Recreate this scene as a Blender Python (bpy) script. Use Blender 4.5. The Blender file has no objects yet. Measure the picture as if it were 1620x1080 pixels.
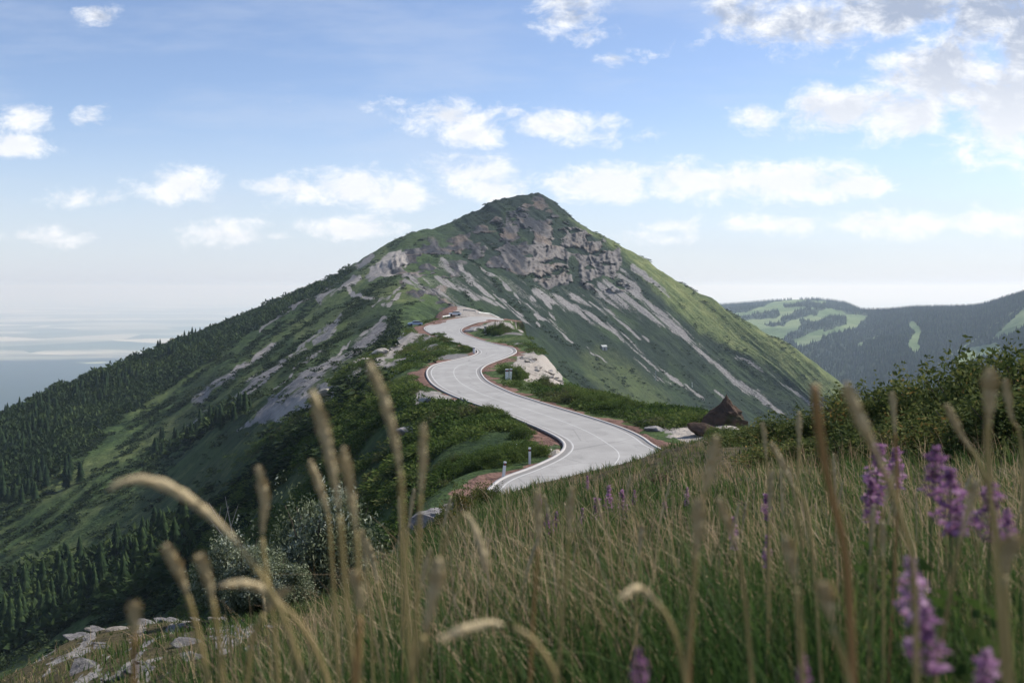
import bpy, math, random
import numpy as np
from math import radians, sin, cos, pi

random.seed(7)
rng = np.random.default_rng(7)
F = 1575.0          # focal length in photograph pixels (35 mm lens, 1620 px wide)
CX, HOR = 810.0, 455.0   # column of the view axis, row of the horizon
SC = bpy.context.scene
COL = SC.collection

# ------------------------------------------------------------------ camera, world, sun
cam_d = bpy.data.cameras.new("camera")
cam = bpy.data.objects.new("camera", cam_d)
COL.objects.link(cam)
cam.location = (0, 0, 0)
cam.rotation_euler = (radians(90), 0, 0)
cam_d.lens = 35.0
cam_d.sensor_width = 36.0
cam_d.shift_y = (HOR - 540) / 1620.0
cam_d.clip_start = 0.05
cam_d.clip_end = 300000
cam_d.dof.use_dof = True
cam_d.dof.focus_distance = 90.0
cam_d.dof.aperture_fstop = 5.0
SC.camera = cam

SUN_EL, SUN_AZ = 44.0, 62.0     # azimuth measured from the view axis towards the right
sun_d = bpy.data.lights.new("sun", 'SUN')
sun_d.energy = 4.4
sun_d.angle = radians(0.6)
sun_d.color = (1.0, 0.945, 0.86)
sun = bpy.data.objects.new("sun", sun_d)
COL.objects.link(sun)
from mathutils import Vector
sdir = Vector((sin(radians(SUN_AZ)) * cos(radians(SUN_EL)), cos(radians(SUN_AZ)) * cos(radians(SUN_EL)), sin(radians(SUN_EL))))
sun.rotation_euler = sdir.to_track_quat('Z', 'Y').to_euler()
sun.location = (60, 40, 60)

SC.view_settings.view_transform = 'Standard'
SC.view_settings.look = 'None'
SC.view_settings.exposure = 0.42
SC.view_settings.gamma = 1.0
SC.cycles.volume_bounces = 2


class NT:
    """small helper to write node trees"""
    def __init__(self, tree):
        self.t = tree
        self.n = tree.nodes
        self.l = tree.links

    def node(self, kind, **kw):
        nd = self.n.new(kind)
        ins = kw.pop('ins', {})
        for k, v in kw.items():
            setattr(nd, k, v)
        for k, v in ins.items():
            self.put(nd.inputs[k], v)
        return nd

    def put(self, sock, v):
        if isinstance(v, bpy.types.NodeSocket):
            self.l.new(v, sock)
        else:
            if sock.type == 'RGBA' and len(v) == 3:
                v = (*v, 1)
            sock.default_value = v

    def math(self, op, a, b=0.0, c=0.0, clamp=False):
        nd = self.node('ShaderNodeMath', operation=op, use_clamp=clamp)
        for i, v in enumerate((a, b, c)):
            self.put(nd.inputs[i], v)
        return nd.outputs[0]

    def vmath(self, op, a, b=(0, 0, 0), c=(0, 0, 0)):
        nd = self.node('ShaderNodeVectorMath', operation=op)
        self.put(nd.inputs[0], a)
        self.put(nd.inputs[1], b)
        if op == 'MULTIPLY_ADD':
            self.put(nd.inputs[2], c)
        return nd.outputs['Value'] if op in ('LENGTH', 'DOT_PRODUCT') else nd.outputs[0]

    def noise(self, vec, scale, detail=4.0, rough=0.55, dist=0.0):
        nd = self.node('ShaderNodeTexNoise', ins={'Vector': vec, 'Scale': scale, 'Detail': detail, 'Roughness': rough, 'Distortion': dist})
        return nd.outputs['Fac']

    def ramp(self, fac, lo, hi, a=0.0, b=1.0):
        nd = self.node('ShaderNodeMapRange', interpolation_type='SMOOTHSTEP',
                       ins={'Value': fac, 'From Min': lo, 'From Max': hi, 'To Min': a, 'To Max': b})
        return nd.outputs[0]

    def mix(self, fac, a, b):
        nd = self.node('ShaderNodeMix', data_type='RGBA')
        self.put(nd.inputs[0], fac)
        self.put(nd.inputs[6], a)
        self.put(nd.inputs[7], b)
        return nd.outputs[2]


world = bpy.data.worlds.new("World")
SC.world = world
world.use_nodes = True
W = NT(world.node_tree)
W.n.clear()
out = W.node('ShaderNodeOutputWorld')
sky = W.node('ShaderNodeTexSky', sky_type='NISHITA', sun_disc=False, sun_elevation=radians(SUN_EL),
             sun_rotation=radians(SUN_AZ), altitude=1400.0, air_density=1.0, dust_density=0.6, ozone_density=1.6)
SKY_STRENGTH = 0.135
tc = W.node('ShaderNodeTexCoord')
sep = W.node('ShaderNodeSeparateXYZ', ins={0: tc.outputs['Generated']})
ysafe = W.math('MAXIMUM', W.math('ABSOLUTE', sep.outputs[1]), 0.05)
U = W.math('DIVIDE', sep.outputs[0], ysafe)
V = W.math('DIVIDE', sep.outputs[2], ysafe)
P = W.node('ShaderNodeCombineXYZ', ins={0: U, 1: V, 2: sep.outputs[1]}).outputs[0]
# cloud puffs: centre and half size in the directions of the compass (bearing, height)
PUFFS = [
    # px, py, half width, half height, strength
    (158, 25, 34, 20, .9), (48, 184, 46, 26, .85), (32, 232, 62, 18, .9), (135, 190, 34, 14, .35),
    (283, 292, 62, 30, .8), (120, 312, 60, 16, .7), (60, 374, 80, 12, .5), (345, 366, 60, 24, .75),
    (435, 376, 40, 9, .5), (450, 300, 66, 22, .8), (560, 300, 90, 30, 1), (640, 312, 52, 22, .9),
    (560, 362, 80, 19, .85), (735, 275, 85, 28, .7), (790, 300, 60, 24, .8),
    (720, 186, 90, 26, .95), (745, 214, 52, 20, .95), (905, 196, 82, 24, .9), (935, 215, 50, 20, .6), (805, 180, 16, 10, .5),
    (900, 20, 62, 42, .8), (925, 55, 40, 28, .6), (970, 92, 48, 12, .55), (1100, 70, 28, 9, .4),
    (945, 292, 95, 30, 1), (1110, 288, 110, 30, .95), (1230, 288, 140, 33, 1), (1350, 294, 70, 17, .95),
    (1060, 356, 56, 16, .6), (1030, 372, 60, 10, .4), (1250, 354, 90, 18, .7), (1400, 352, 130, 20, .85), (1580, 352, 110, 22, .85),
    (1170, 30, 60, 42, .8), (1280, 30, 100, 48, 1), (1420, 12, 150, 44, 1.1), (1580, 20, 110, 60, 1.1),
    (1200, 186, 36, 24, .9), (1330, 176, 95, 44, 1), (1430, 175, 100, 50, 1), (1400, 100, 50, 44, .55),
    (1490, 115, 120, 72, 1.1), (1590, 160, 110, 90, 1.15), (1640, 60, 90, 110, 1.2), (1600, 225, 60, 30, .8),
    (1025, 216, 30, 9, .35), (590, 164, 60, 7, .2), (1750, 160, 160, 120, 1), (-90, 200, 90, 40, .8),
    (-200, 90, 120, 50, .8), (1900, 330, 140, 30, .8), (-150, 330, 110, 22, .7),
]


def puff_field(vec):
    acc = None
    for (px, py, hw, hh, st) in PUFFS:
        st = st * (1.3 if py > 235 and px < 1500 else 1.12)
        cu, cv = (px - CX) / F, (HOR - py) / F
        su, sv = F / (hw * 1.25), F / (hh * 1.3)
        d = W.vmath('LENGTH', W.vmath('MULTIPLY_ADD', vec, (su, sv, 0), (-cu * su, -cv * sv, 0)))
        g = W.math('MULTIPLY_ADD', d, -st, st)
        acc = g if acc is None else W.math('MAXIMUM', acc, g)
    return W.math('MAXIMUM', acc, -0.6)


def cloud_noise(vec):
    big = W.node('ShaderNodeTexNoise', noise_dimensions='2D', ins={'Vector': W.vmath('MULTIPLY', vec, (1.0, 1.7, 1)), 'Scale': 21.0, 'Detail': 9.0, 'Roughness': 0.66, 'Distortion': 0.2}).outputs[0]
    return W.math('MULTIPLY_ADD', big, 2.4, -1.2)


field = puff_field(P)
P2 = W.vmath('ADD', P, (0.010, 0.016, 0))
n1 = cloud_noise(P)
n2 = cloud_noise(P2)
dens = W.math('MULTIPLY', W.ramp(W.math('ADD', field, n1), 0.0, 0.9), 0.97)
# side away from the sun and cloud bellies are greyer
thick = W.ramp(W.math('MULTIPLY_ADD', n2, 1.25, field), 0.0, 1.2)
belly = W.node('ShaderNodeMapRange', ins={'Value': V, 'From Min': 0.14, 'From Max': 0.27, 'To Min': 0.16, 'To Max': 1.0}).outputs[0]
shade = W.math('MULTIPLY', thick, belly)
ccol = W.mix(shade, (0.80, 0.815, 0.84), (0.33, 0.385, 0.50))
veil_n = W.node('ShaderNodeTexNoise', noise_dimensions='2D', ins={'Vector': W.vmath('MULTIPLY', P, (1.0, 5.0, 1)), 'Scale': 4.0, 'Detail': 6.0, 'Roughness': 0.6}).outputs[0]
veil = W.math('MULTIPLY', W.ramp(veil_n, 0.42, 0.75), 0.22)
skyc = W.vmath('MULTIPLY', sky.outputs[0], (SKY_STRENGTH * 0.84, SKY_STRENGTH * 0.80, SKY_STRENGTH * 0.84))
skyc = W.mix(veil, skyc, (0.55, 0.60, 0.70))
low = W.ramp(V, -0.02, 0.20, 0.80, 0.0)
skyc = W.mix(low, skyc, (0.50, 0.56, 0.655))
allc = W.mix(W.math('MULTIPLY', dens, W.ramp(V, -0.01, 0.06, 0.4, 1.0)), skyc, ccol)
bg = W.node('ShaderNodeBackground', ins={'Color': allc, 'Strength': 1.0})
W.l.new(bg.outputs[0], out.inputs[0])

# ------------------------------------------------------------------ numeric helpers
def vnoise(x, y, seed=0):
    xi = np.floor(x).astype(np.int64); yi = np.floor(y).astype(np.int64)
    fx = x - xi; fy = y - yi
    fx = fx * fx * fx * (fx * (fx * 6 - 15) + 10); fy = fy * fy * fy * (fy * (fy * 6 - 15) + 10)

    def h(ix, iy):
        n = (ix * 374761393 + iy * 668265263 + seed * 362437 + 12345) & 0xffffffff
        n = ((n ^ (n >> 13)) * 1274126177) & 0xffffffff
        n = n ^ (n >> 16)
        return (n & 0xffff) / 32767.5 - 1.0
    a = h(xi, yi); b = h(xi + 1, yi); c = h(xi, yi + 1); d = h(xi + 1, yi + 1)
    return (a * (1 - fx) + b * fx) * (1 - fy) + (c * (1 - fx) + d * fx) * fy


def fbm(x, y, octs=4, seed=0, gain=0.5):
    r = np.zeros(np.broadcast(x, y).shape); a = 1.0; s = 0
    for i in range(octs):
        r += a * vnoise(x * 2.03 ** i + 17.3 * i, y * 2.03 ** i - 9.1 * i, seed + i); s += a; a *= gain
    return r / s


def ridged(x, y, octs=3, seed=0):
    r = np.zeros(np.broadcast(x, y).shape); a = 1.0; s = 0
    for i in range(octs):
        r += a * (1 - 2 * np.abs(vnoise(x * 2.1 ** i + 3.7 * i, y * 2.1 ** i + 5.1 * i, seed + i))); s += a; a *= 0.5
    return r / s


def sst(a, b, v):
    t = np.clip((v - a) / (b - a), 0, 1)
    return t * t * (3 - 2 * t)


def pchip(x, Yv, xq):
    """monotone cubic along axis 0 of Yv"""
    x = np.asarray(x, float); Yv = np.asarray(Yv, float)
    h = np.diff(x); d = np.diff(Yv, axis=0) / h.reshape((-1,) + (1,) * (Yv.ndim - 1))
    m = np.zeros_like(Yv)
    hh = h.reshape((-1,) + (1,) * (Yv.ndim - 1))
    w1 = 2 * hh[1:] + hh[:-1]; w2 = hh[1:] + 2 * hh[:-1]
    same = d[1:] * d[:-1] > 0
    with np.errstate(divide='ignore', invalid='ignore'):
        hm = (w1 + w2) / (w1 / d[:-1] + w2 / d[1:])
    m[1:-1] = np.where(same, hm, 0)
    m[0] = d[0]; m[-1] = d[-1]
    i = np.clip(np.searchsorted(x, xq, side='right') - 1, 0, len(x) - 2)
    t = ((xq - x[i]) / h[i]).reshape((-1,) + (1,) * (Yv.ndim - 1))
    H = hh[i]
    return ((1 + 2 * t) * (1 - t) ** 2 * Yv[i] + t * (1 - t) ** 2 * H * m[i] + t * t * (3 - 2 * t) * Yv[i + 1] + t * t * (t - 1) * H * m[i + 1])


def mesh_from(name, verts, faces, smooth=True, mats=(), fmat=None):
    """faces: (n,k) int array"""
    me = bpy.data.meshes.new(name)
    verts = np.asarray(verts, np.float32).reshape(-1, 3); faces = np.asarray(faces, np.int32)
    n, k = faces.shape
    me.vertices.add(len(verts)); me.vertices.foreach_set('co', verts.ravel())
    me.loops.add(n * k); me.loops.foreach_set('vertex_index', faces.ravel())
    me.polygons.add(n); me.polygons.foreach_set('loop_start', np.arange(0, n * k, k, dtype=np.int32))
    if smooth:
        me.polygons.foreach_set('use_smooth', np.ones(n, bool))
    for m in mats:
        me.materials.append(m)
    if fmat is not None:
        me.polygons.foreach_set('material_index', np.asarray(fmat, np.int32))
    me.update(calc_edges=True)
    return me


def link(name, data, parent=None, loc=None, rot=None, scale=None):
    o = bpy.data.objects.new(name, data)
    COL.objects.link(o)
    if parent:
        o.parent = parent
    if loc is not None:
        o.location = loc
    if rot is not None:
        o.rotation_euler = rot
    if scale is not None:
        o.scale = scale if hasattr(scale, '__len__') else (scale,) * 3
    return o


def tag(o, label=None, cat=None, group=None, kind=None):
    if label: o['label'] = label
    if cat: o['category'] = cat
    if group: o['group'] = group
    if kind: o['kind'] = kind
    return o


class MB:
    """collects quads and triangles (as quads with a repeated corner avoided by separate lists)"""
    def __init__(self):
        self.v = []; self.f = []

    def add(self, vs, fs):
        b = len(self.v)
        self.v += [tuple(p) for p in vs]
        self.f += [tuple(i + b for i in f) for f in fs]
        return self

    def box(self, c, s, rz=0.0, taper=1.0, bev=0.0):
        x, y, z = (k / 2 for k in s)
        pts = []
        for dz, t in ((-z, 1.0), (z, taper)):
            for dx, dy in ((-x, -y), (x, -y), (x, y), (-x, y)):
                px, py = dx * t, dy * t
                pts.append((c[0] + px * cos(rz) - py * sin(rz), c[1] + px * sin(rz) + py * cos(rz), c[2] + dz))
        return self.add(pts, [(3, 2, 1, 0), (4, 5, 6, 7), (0, 1, 5, 4), (1, 2, 6, 5), (2, 3, 7, 6), (3, 0, 4, 7)])

    def tube(self, path, radii, n=6, cap=True):
        path = [Vector(p) for p in path]
        ring = []
        prev = None
        for i, p in enumerate(path):
            d = (path[min(i + 1, len(path) - 1)] - path[max(i - 1, 0)]).normalized()
            a = d.cross(Vector((0, 0, 1)))
            if a.length < 1e-3: a = Vector((1, 0, 0))
            a.normalize()
            if prev is not None and a.dot(prev) < 0: a = -a
            prev = a
            b = d.cross(a).normalized()
            ring.append([p + (a * cos(2 * pi * k / n) + b * sin(2 * pi * k / n)) * radii[i] for k in range(n)])
        vs = [v for r in ring for v in r]
        fs = []
        for i in range(len(path) - 1):
            for k in range(n):
                fs.append((i * n + k, i * n + (k + 1) % n, (i + 1) * n + (k + 1) % n, (i + 1) * n + k))
        if cap:
            fs.append(tuple(range(n))[::-1]); fs.append(tuple((len(path) - 1) * n + k for k in range(n)))
        return self.add(vs, fs)

    def build(self, name, mat, parent=None, smooth=False, bevel=0.0, **kw):
        me = bpy.data.meshes.new(name)
        me.from_pydata(self.v, [], self.f)
        me.materials.append(mat)
        if smooth:
            me.polygons.foreach_set('use_smooth', [True] * len(me.polygons))
        me.update()
        o = link(name, me, parent, **kw)
        if bevel:
            m = o.modifiers.new('bevel', 'BEVEL'); m.width = bevel; m.segments = 2; m.limit_method = 'ANGLE'
        return o


# ------------------------------------------------------------------ materials
def new_mat(name):
    m = bpy.data.materials.new(name)
    m.use_nodes = True
    t = NT(m.node_tree)
    t.n.clear()
    return m, t


def finish(t, col, rough=0.85, bump=None, bstr=0.3, bdist=0.1, transl=0.0, spec=0.25, metal=0.0, coat=0.0):
    o = t.node('ShaderNodeOutputMaterial')
    p = t.node('ShaderNodeBsdfPrincipled', ins={'Base Color': col, 'Roughness': rough, 'Specular IOR Level': spec, 'Metallic': metal, 'Coat Weight': coat})
    if bump is not None:
        b = t.node('ShaderNodeBump', ins={'Height': bump, 'Strength': bstr, 'Distance': bdist})
        t.l.new(b.outputs[0], p.inputs['Normal'])
    if transl > 0:
        tr = t.node('ShaderNodeBsdfTranslucent', ins={'Color': col})
        mx = t.node('ShaderNodeMixShader', ins={0: transl})
        t.l.new(p.outputs[0], mx.inputs[1]); t.l.new(tr.outputs[0], mx.inputs[2])
        t.l.new(mx.outputs[0], o.inputs[0])
    else:
        t.l.new(p.outputs[0], o.inputs[0])


def island_mat(name, cols, transl=0.3, rough=0.7, nscale=0.4, spec=0.2, dry=None):
    """foliage: every leaf or blade gets its own tint from a list of (position, colour)"""
    m, t = new_mat(name)
    g = t.node('ShaderNodeNewGeometry')
    r = g.outputs['Random Per Island']
    n = t.noise(g.outputs['Position'], nscale, 3.0)
    f = t.math('ADD', t.math('MULTIPLY', r, 0.65), t.math('MULTIPLY_ADD', n, 1.7, -0.67), clamp=True)
    cr = t.node('ShaderNodeValToRGB', ins={0: f})
    el = cr.color_ramp.elements
    while len(el) < len(cols): el.new(0.5)
    for e, (p, c) in zip(el, cols):
        e.position = p; e.color = (*c, 1)
    c = cr.outputs[0]
    if dry:
        c = t.mix(t.math('MULTIPLY', t.ramp(t.noise(g.outputs['Position'], dry[1], 4.0, 0.65), 0.52, 0.68), 0.7), c, dry[0])
    finish(t, c, rough, transl=transl, spec=spec)
    return m


def plain_mat(name, col, rough=0.7, var=0.2, scale=3.0, metal=0.0, spec=0.3, bump=0.2):
    m, t = new_mat(name)
    g = t.node('ShaderNodeTexCoord')
    n = t.noise(g.outputs['Object'], scale, 6.0, 0.6)
    c = t.mix(n, tuple(k * (1 - var) for k in col), tuple(min(1, k * (1 + var)) for k in col))
    finish(t, c, rough, bump=n, bstr=bump, bdist=0.03, metal=metal, spec=spec)
    return m


def ground_mat():
    m, t = new_mat('ground_cover')
    g = t.node('ShaderNodeNewGeometry'); P = g.outputs['Position']
    A = t.node('ShaderNodeAttribute', attribute_name='coverA'); B = t.node('ShaderNodeAttribute', attribute_name='coverB')
    sa = t.node('ShaderNodeSeparateColor', ins={0: A.outputs['Color']}); sb = t.node('ShaderNodeSeparateColor', ins={0: B.outputs['Color']})
    rock, scree, meadow = sa.outputs[0], sa.outputs[1], sa.outputs[2]
    earth, pale, near = sb.outputs[0], sb.outputs[1], sb.outputs[2]
    fine = t.noise(P, 6.0, 5.0, 0.7)
    mid = t.noise(P, 0.55, 6.0, 0.65)
    big = t.noise(P, 0.07, 6.0, 0.65)
    huge = t.noise(P, 0.018, 4.0, 0.6)
    # vegetation: dark scrub with lighter grass between
    v = t.math('ADD', t.math('MULTIPLY', mid, 0.5), t.math('MULTIPLY', big, 0.5))
    veg = t.mix(t.ramp(v, 0.40, 0.60), (0.023, 0.043, 0.015), (0.070, 0.108, 0.034))
    veg = t.mix(t.math('MULTIPLY', t.ramp(huge, 0.45, 0.65), 0.5), veg, (0.065, 0.09, 0.028))
    mea = t.mix(t.ramp(v, 0.36, 0.62), (0.075, 0.108, 0.034), (0.19, 0.205, 0.078))
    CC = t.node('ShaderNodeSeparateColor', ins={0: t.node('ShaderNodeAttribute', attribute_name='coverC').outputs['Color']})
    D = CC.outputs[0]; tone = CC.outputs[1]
    veg = t.mix(D, veg, t.mix(t.ramp(v, 0.38, 0.62), (0.006, 0.014, 0.010), (0.017, 0.030, 0.0175)))  # darker growth; on the mountain face its shade is put into the green too
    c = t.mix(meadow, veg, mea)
    # near soil and thatch
    soil = t.mix(fine, (0.03, 0.026, 0.014), (0.12, 0.10, 0.05))
    c = t.mix(near, c, soil)
    # rock and scree with colour breaks
    strat = t.noise(t.vmath('MULTIPLY', P, (0.05, 0.05, 0.16)), 1.0, 8.0, 0.7, 0.8)
    vor = t.node('ShaderNodeTexVoronoi', ins={'Vector': t.vmath('MULTIPLY', P, (0.16, 0.16, 0.09)), 'Scale': 1.0}).outputs['Distance']
    rk = t.mix(t.ramp(t.math('ADD', t.math('MULTIPLY', strat, 0.4), t.math('MULTIPLY', tone, 0.6)), 0.3, 0.72), (0.036, 0.037, 0.043), (0.185, 0.168, 0.155))
    rk = t.mix(t.math('MULTIPLY', t.ramp(t.noise(P, 0.03, 5.0, 0.6), 0.5, 0.66), 0.5), rk, (0.21, 0.155, 0.11))
    rk = t.mix(t.math('MULTIPLY', t.ramp(vor, 0.4, 0.8), 0.2), rk, (0.05, 0.05, 0.055))
    sc1 = t.mix(t.ramp(mid, 0.3, 0.7), (0.13, 0.125, 0.125), (0.26, 0.245, 0.235))
    sc1 = t.mix(pale, sc1, t.mix(fine, (0.28, 0.245, 0.21), (0.54, 0.49, 0.43)))
    ea = t.mix(t.ramp(mid, 0.3, 0.7), (0.125, 0.072, 0.057), (0.23, 0.138, 0.108))
    brk = t.math('MULTIPLY_ADD', t.math('ADD', t.math('MULTIPLY', mid, 0.6), t.math('MULTIPLY', fine, 0.4)), 1.1, -0.55)

    def edge(mask, w=0.16):
        return t.ramp(t.math('ADD', mask, brk), 0.5 - w, 0.5 + w)
    c = t.mix(edge(rock), c, rk)
    c = t.mix(edge(scree), c, sc1)
    c = t.mix(edge(earth, 0.1), c, ea)
    h = t.math('ADD', t.math('MULTIPLY', mid, 0.7), t.math('MULTIPLY', fine, 0.15))
    h = t.math('ADD', h, t.math('MULTIPLY', t.noise(P, 0.16, 5.0, 0.7), 2.2))
    finish(t, c, 0.95, bump=h, bstr=0.8, bdist=1.1, spec=0.1)
    return m


def hill_mat():
    m, t = new_mat('far_hill_cover')
    g = t.node('ShaderNodeNewGeometry'); P = g.outputs['Position']
    A = t.node('ShaderNodeAttribute', attribute_name='coverA')
    sa = t.node('ShaderNodeSeparateColor', ins={0: A.outputs['Color']})
    mid = t.noise(P, 0.02, 6.0, 0.7); big = t.noise(P, 0.004, 5.0, 0.6)
    forest = t.mix(mid, (0.012, 0.024, 0.012), (0.03, 0.05, 0.02))
    mea = t.mix(t.ramp(big, 0.35, 0.65), (0.10, 0.155, 0.06), (0.20, 0.25, 0.115))
    msk = t.ramp(t.math('ADD', sa.outputs[2], t.math('MULTIPLY_ADD', mid, 0.9, -0.45)), 0.42, 0.58)
    c = t.mix(msk, forest, mea)
    finish(t, c, 0.95, bump=t.noise(P, 0.05, 4.0, 0.7), bstr=0.6, bdist=12.0, spec=0.1)
    return m


def plain_land_mat():
    m, t = new_mat('plain_cover')
    g = t.node('ShaderNodeNewGeometry'); P = g.outputs['Position']
    v = t.node('ShaderNodeTexVoronoi', feature='F1', ins={'Vector': t.vmath('MULTIPLY', P, (0.00055, 0.0006, 0)), 'Scale': 1.0})
    fld = t.node('ShaderNodeSeparateColor', ins={0: v.outputs['Color']}).outputs[0]
    big = t.noise(t.vmath('MULTIPLY', P, (0.00009, 0.00022, 0)), 1.0, 6.0, 0.65)
    sp = t.node('ShaderNodeSeparateXYZ', ins={0: P})
    # woods on the nearer low hills, open farmland past them
    farm = t.ramp(t.math('ADD', sp.outputs[1], t.math('MULTIPLY_ADD', big, 9000.0, -4500.0)), 12300.0, 13600.0)
    wood = t.mix(t.noise(P, 0.0012, 6.0, 0.7), (0.012, 0.026, 0.022), (0.04, 0.062, 0.04))
    wood = t.mix(t.ramp(t.noise(P, 0.0007, 3.0, 0.5), 0.66, 0.70), wood, (0.4, 0.42, 0.25))
    fields = t.mix(t.ramp(fld, 0.3, 0.9), (0.06, 0.10, 0.05), (0.52, 0.49, 0.36))
    c = t.mix(farm, wood, t.mix(t.ramp(big, 0.36, 0.5), (0.12, 0.15, 0.09), fields))
    finish(t, c, 1.0, spec=0.0)
    return m


def road_mat():
    m, t = new_mat('pale_asphalt')
    g = t.node('ShaderNodeNewGeometry'); P = g.outputs['Position']
    n1 = t.noise(P, 0.25, 5.0, 0.6); n2 = t.noise(P, 14.0, 4.0, 0.7)
    v = t.node('ShaderNodeTexVoronoi', feature='DISTANCE_TO_EDGE', ins={'Vector': P, 'Scale': 0.16}).outputs['Distance']
    at = t.node('ShaderNodeAttribute', attribute_name='lane').outputs['Fac']
    c = t.mix(t.ramp(n1, 0.3, 0.7), (0.29, 0.28, 0.262), (0.375, 0.363, 0.342))
    wear = t.math('MULTIPLY', t.math('ABSOLUTE', t.math('SINE', t.math('MULTIPLY', at, 12.57))), 0.22)
    c = t.mix(wear, c, (0.25, 0.24, 0.225))
    c = t.mix(t.math('MULTIPLY', t.ramp(n2, 0.45, 0.7), 0.25), c, (0.2, 0.2, 0.2))
    st = t.noise(t.vmath('MULTIPLY', P, (0.9, 0.35, 0.9)), 1.0, 6.0, 0.7)
    c = t.mix(t.math('MULTIPLY', t.ramp(st, 0.55, 0.72), 0.4), c, (0.19, 0.183, 0.172))
    edge = t.ramp(t.math('ADD', t.math('ABSOLUTE', t.math('SUBTRACT', at, 0.5)), t.math('MULTIPLY_ADD', st, 0.14, -0.07)), 0.45, 0.5)
    c = t.mix(t.math('MULTIPLY', edge, 0.45), c, (0.27, 0.21, 0.17))
    c = t.mix(t.math('MULTIPLY', t.ramp(v, 0.016, 0.0), 0.4), c, (0.15, 0.145, 0.14))
    finish(t, c, 0.8, bump=n2, bstr=0.2, bdist=0.01, spec=0.25)
    return m


def rock_mat(name, a, b, lichen=None, scale=1.2):
    m, t = new_mat(name)
    g = t.node('ShaderNodeTexCoord'); P = g.outputs['Object']
    n = t.noise(P, scale, 8.0, 0.7, 0.5); n2 = t.noise(P, scale * 5, 5.0, 0.7)
    c = t.mix(t.ramp(n, 0.3, 0.7), a, b)
    c = t.mix(t.math('MULTIPLY', t.ramp(n2, 0.5, 0.7), 0.5), c, tuple(k * 0.45 for k in a))
    if lichen:
        c = t.mix(t.math('MULTIPLY', t.ramp(t.noise(P, scale * 2, 3.0), 0.55, 0.65), 0.7), c, lichen)
    finish(t, c, 0.95, bump=t.math('ADD', n, t.math('MULTIPLY', n2, 0.4)), bstr=0.9, bdist=0.15, spec=0.15)
    return m


M = {}
M['ground'] = ground_mat()
M['hill'] = hill_mat()
M['plain'] = plain_land_mat()
M['road'] = road_mat()
M['line'] = plain_mat('road_paint', (0.48, 0.47, 0.45), 0.7, 0.28, 1.2)
M['kerb'] = plain_mat('pale_kerb_concrete', (0.42, 0.40, 0.38), 0.85, 0.2, 1.5)
M['gutter'] = plain_mat('grey_gutter', (0.21, 0.20, 0.19), 0.9, 0.2, 1.5)
M['palerock'] = rock_mat('pale_limestone', (0.20, 0.18, 0.16), (0.52, 0.47, 0.41), (0.28, 0.27, 0.2))
M['greyrock'] = rock_mat('grey_rock', (0.16, 0.155, 0.16), (0.36, 0.34, 0.33), (0.3, 0.3, 0.25))
M['brownrock'] = rock_mat('brown_rock', (0.045, 0.035, 0.028), (0.12, 0.075, 0.052), (0.05, 0.055, 0.02), 0.7)
M['whitepaint'] = plain_mat('white_post_paint', (0.72, 0.72, 0.70), 0.5, 0.12, 4.0)
M['black'] = plain_mat('black_band', (0.02, 0.02, 0.022), 0.5, 0.1, 4.0)
M['red'] = plain_mat('red_reflector', (0.4, 0.06, 0.04), 0.4, 0.1, 4.0)
M['concrete'] = plain_mat('weathered_concrete', (0.36, 0.36, 0.38), 0.9, 0.35, 1.8, bump=0.6)
M['steel'] = plain_mat('galvanised_steel', (0.30, 0.32, 0.32), 0.5, 0.15, 2.0, metal=0.6)
M['carblue'] = plain_mat('pale_blue_car_paint', (0.26, 0.33, 0.45), 0.3, 0.05, 1.0, spec=0.5, bump=0.0)
M['carwhite'] = plain_mat('white_car_paint', (0.72, 0.72, 0.72), 0.3, 0.03, 1.0, spec=0.5, bump=0.0)
M['glass'] = plain_mat('dark_car_glass', (0.015, 0.018, 0.02), 0.12, 0.05, 1.0, spec=0.6, bump=0.0)
M['tyre'] = plain_mat('tyre_rubber', (0.02, 0.02, 0.02), 0.85, 0.1, 4.0)
M['wood'] = plain_mat('grey_weathered_wood', (0.13, 0.11, 0.09), 0.9, 0.3, 6.0)
M['bark'] = plain_mat('conifer_bark', (0.07, 0.05, 0.035), 0.95, 0.3, 2.0)
M['conifer'] = island_mat('conifer_needles', [(0.0, (0.009, 0.020, 0.009)), (0.6, (0.022, 0.042, 0.017)), (1.0, (0.045, 0.07, 0.024))], 0.08, 0.9, 0.02, 0.08)
M['broad'] = island_mat('broadleaf_canopy', [(0.0, (0.016, 0.032, 0.011)), (0.6, (0.034, 0.058, 0.017)), (1.0, (0.07, 0.10, 0.028))], 0.15, 0.8, 0.03, 0.1)
M['scrub'] = island_mat('scrub_leaves', [(0.0, (0.028, 0.052, 0.012)), (0.5, (0.07, 0.112, 0.026)), (1.0, (0.16, 0.19, 0.05))], 0.35, 0.85, 0.10, 0.08, ((0.11, 0.10, 0.05), 0.14))
M['darkscrub'] = island_mat('dark_scrub_leaves', [(0.0, (0.009, 0.020, 0.009)), (0.5, (0.022, 0.039, 0.014)), (1.0, (0.046, 0.065, 0.022))], 0.12, 0.8, 0.02, 0.1)
M['hedge'] = island_mat('bush_leaves', [(0.0, (0.03, 0.048, 0.014)), (0.5, (0.08, 0.105, 0.03)), (0.9, (0.17, 0.18, 0.055)), (1.0, (0.26, 0.16, 0.05))], 0.3, 0.85, 0.9, 0.08)
M['sallow'] = island_mat('grey_green_leaves', [(0.0, (0.05, 0.07, 0.032)), (0.45, (0.14, 0.165, 0.088)), (0.8, (0.25, 0.28, 0.19)), (1.0, (0.45, 0.48, 0.38))], 0.25, 0.8, 1.2, 0.1)
M['redbush'] = island_mat('brown_red_leaves', [(0.0, (0.02, 0.014, 0.010)), (0.6, (0.055, 0.032, 0.022)), (1.0, (0.12, 0.055, 0.035))], 0.2, 0.7, 1.0, 0.15)
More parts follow.
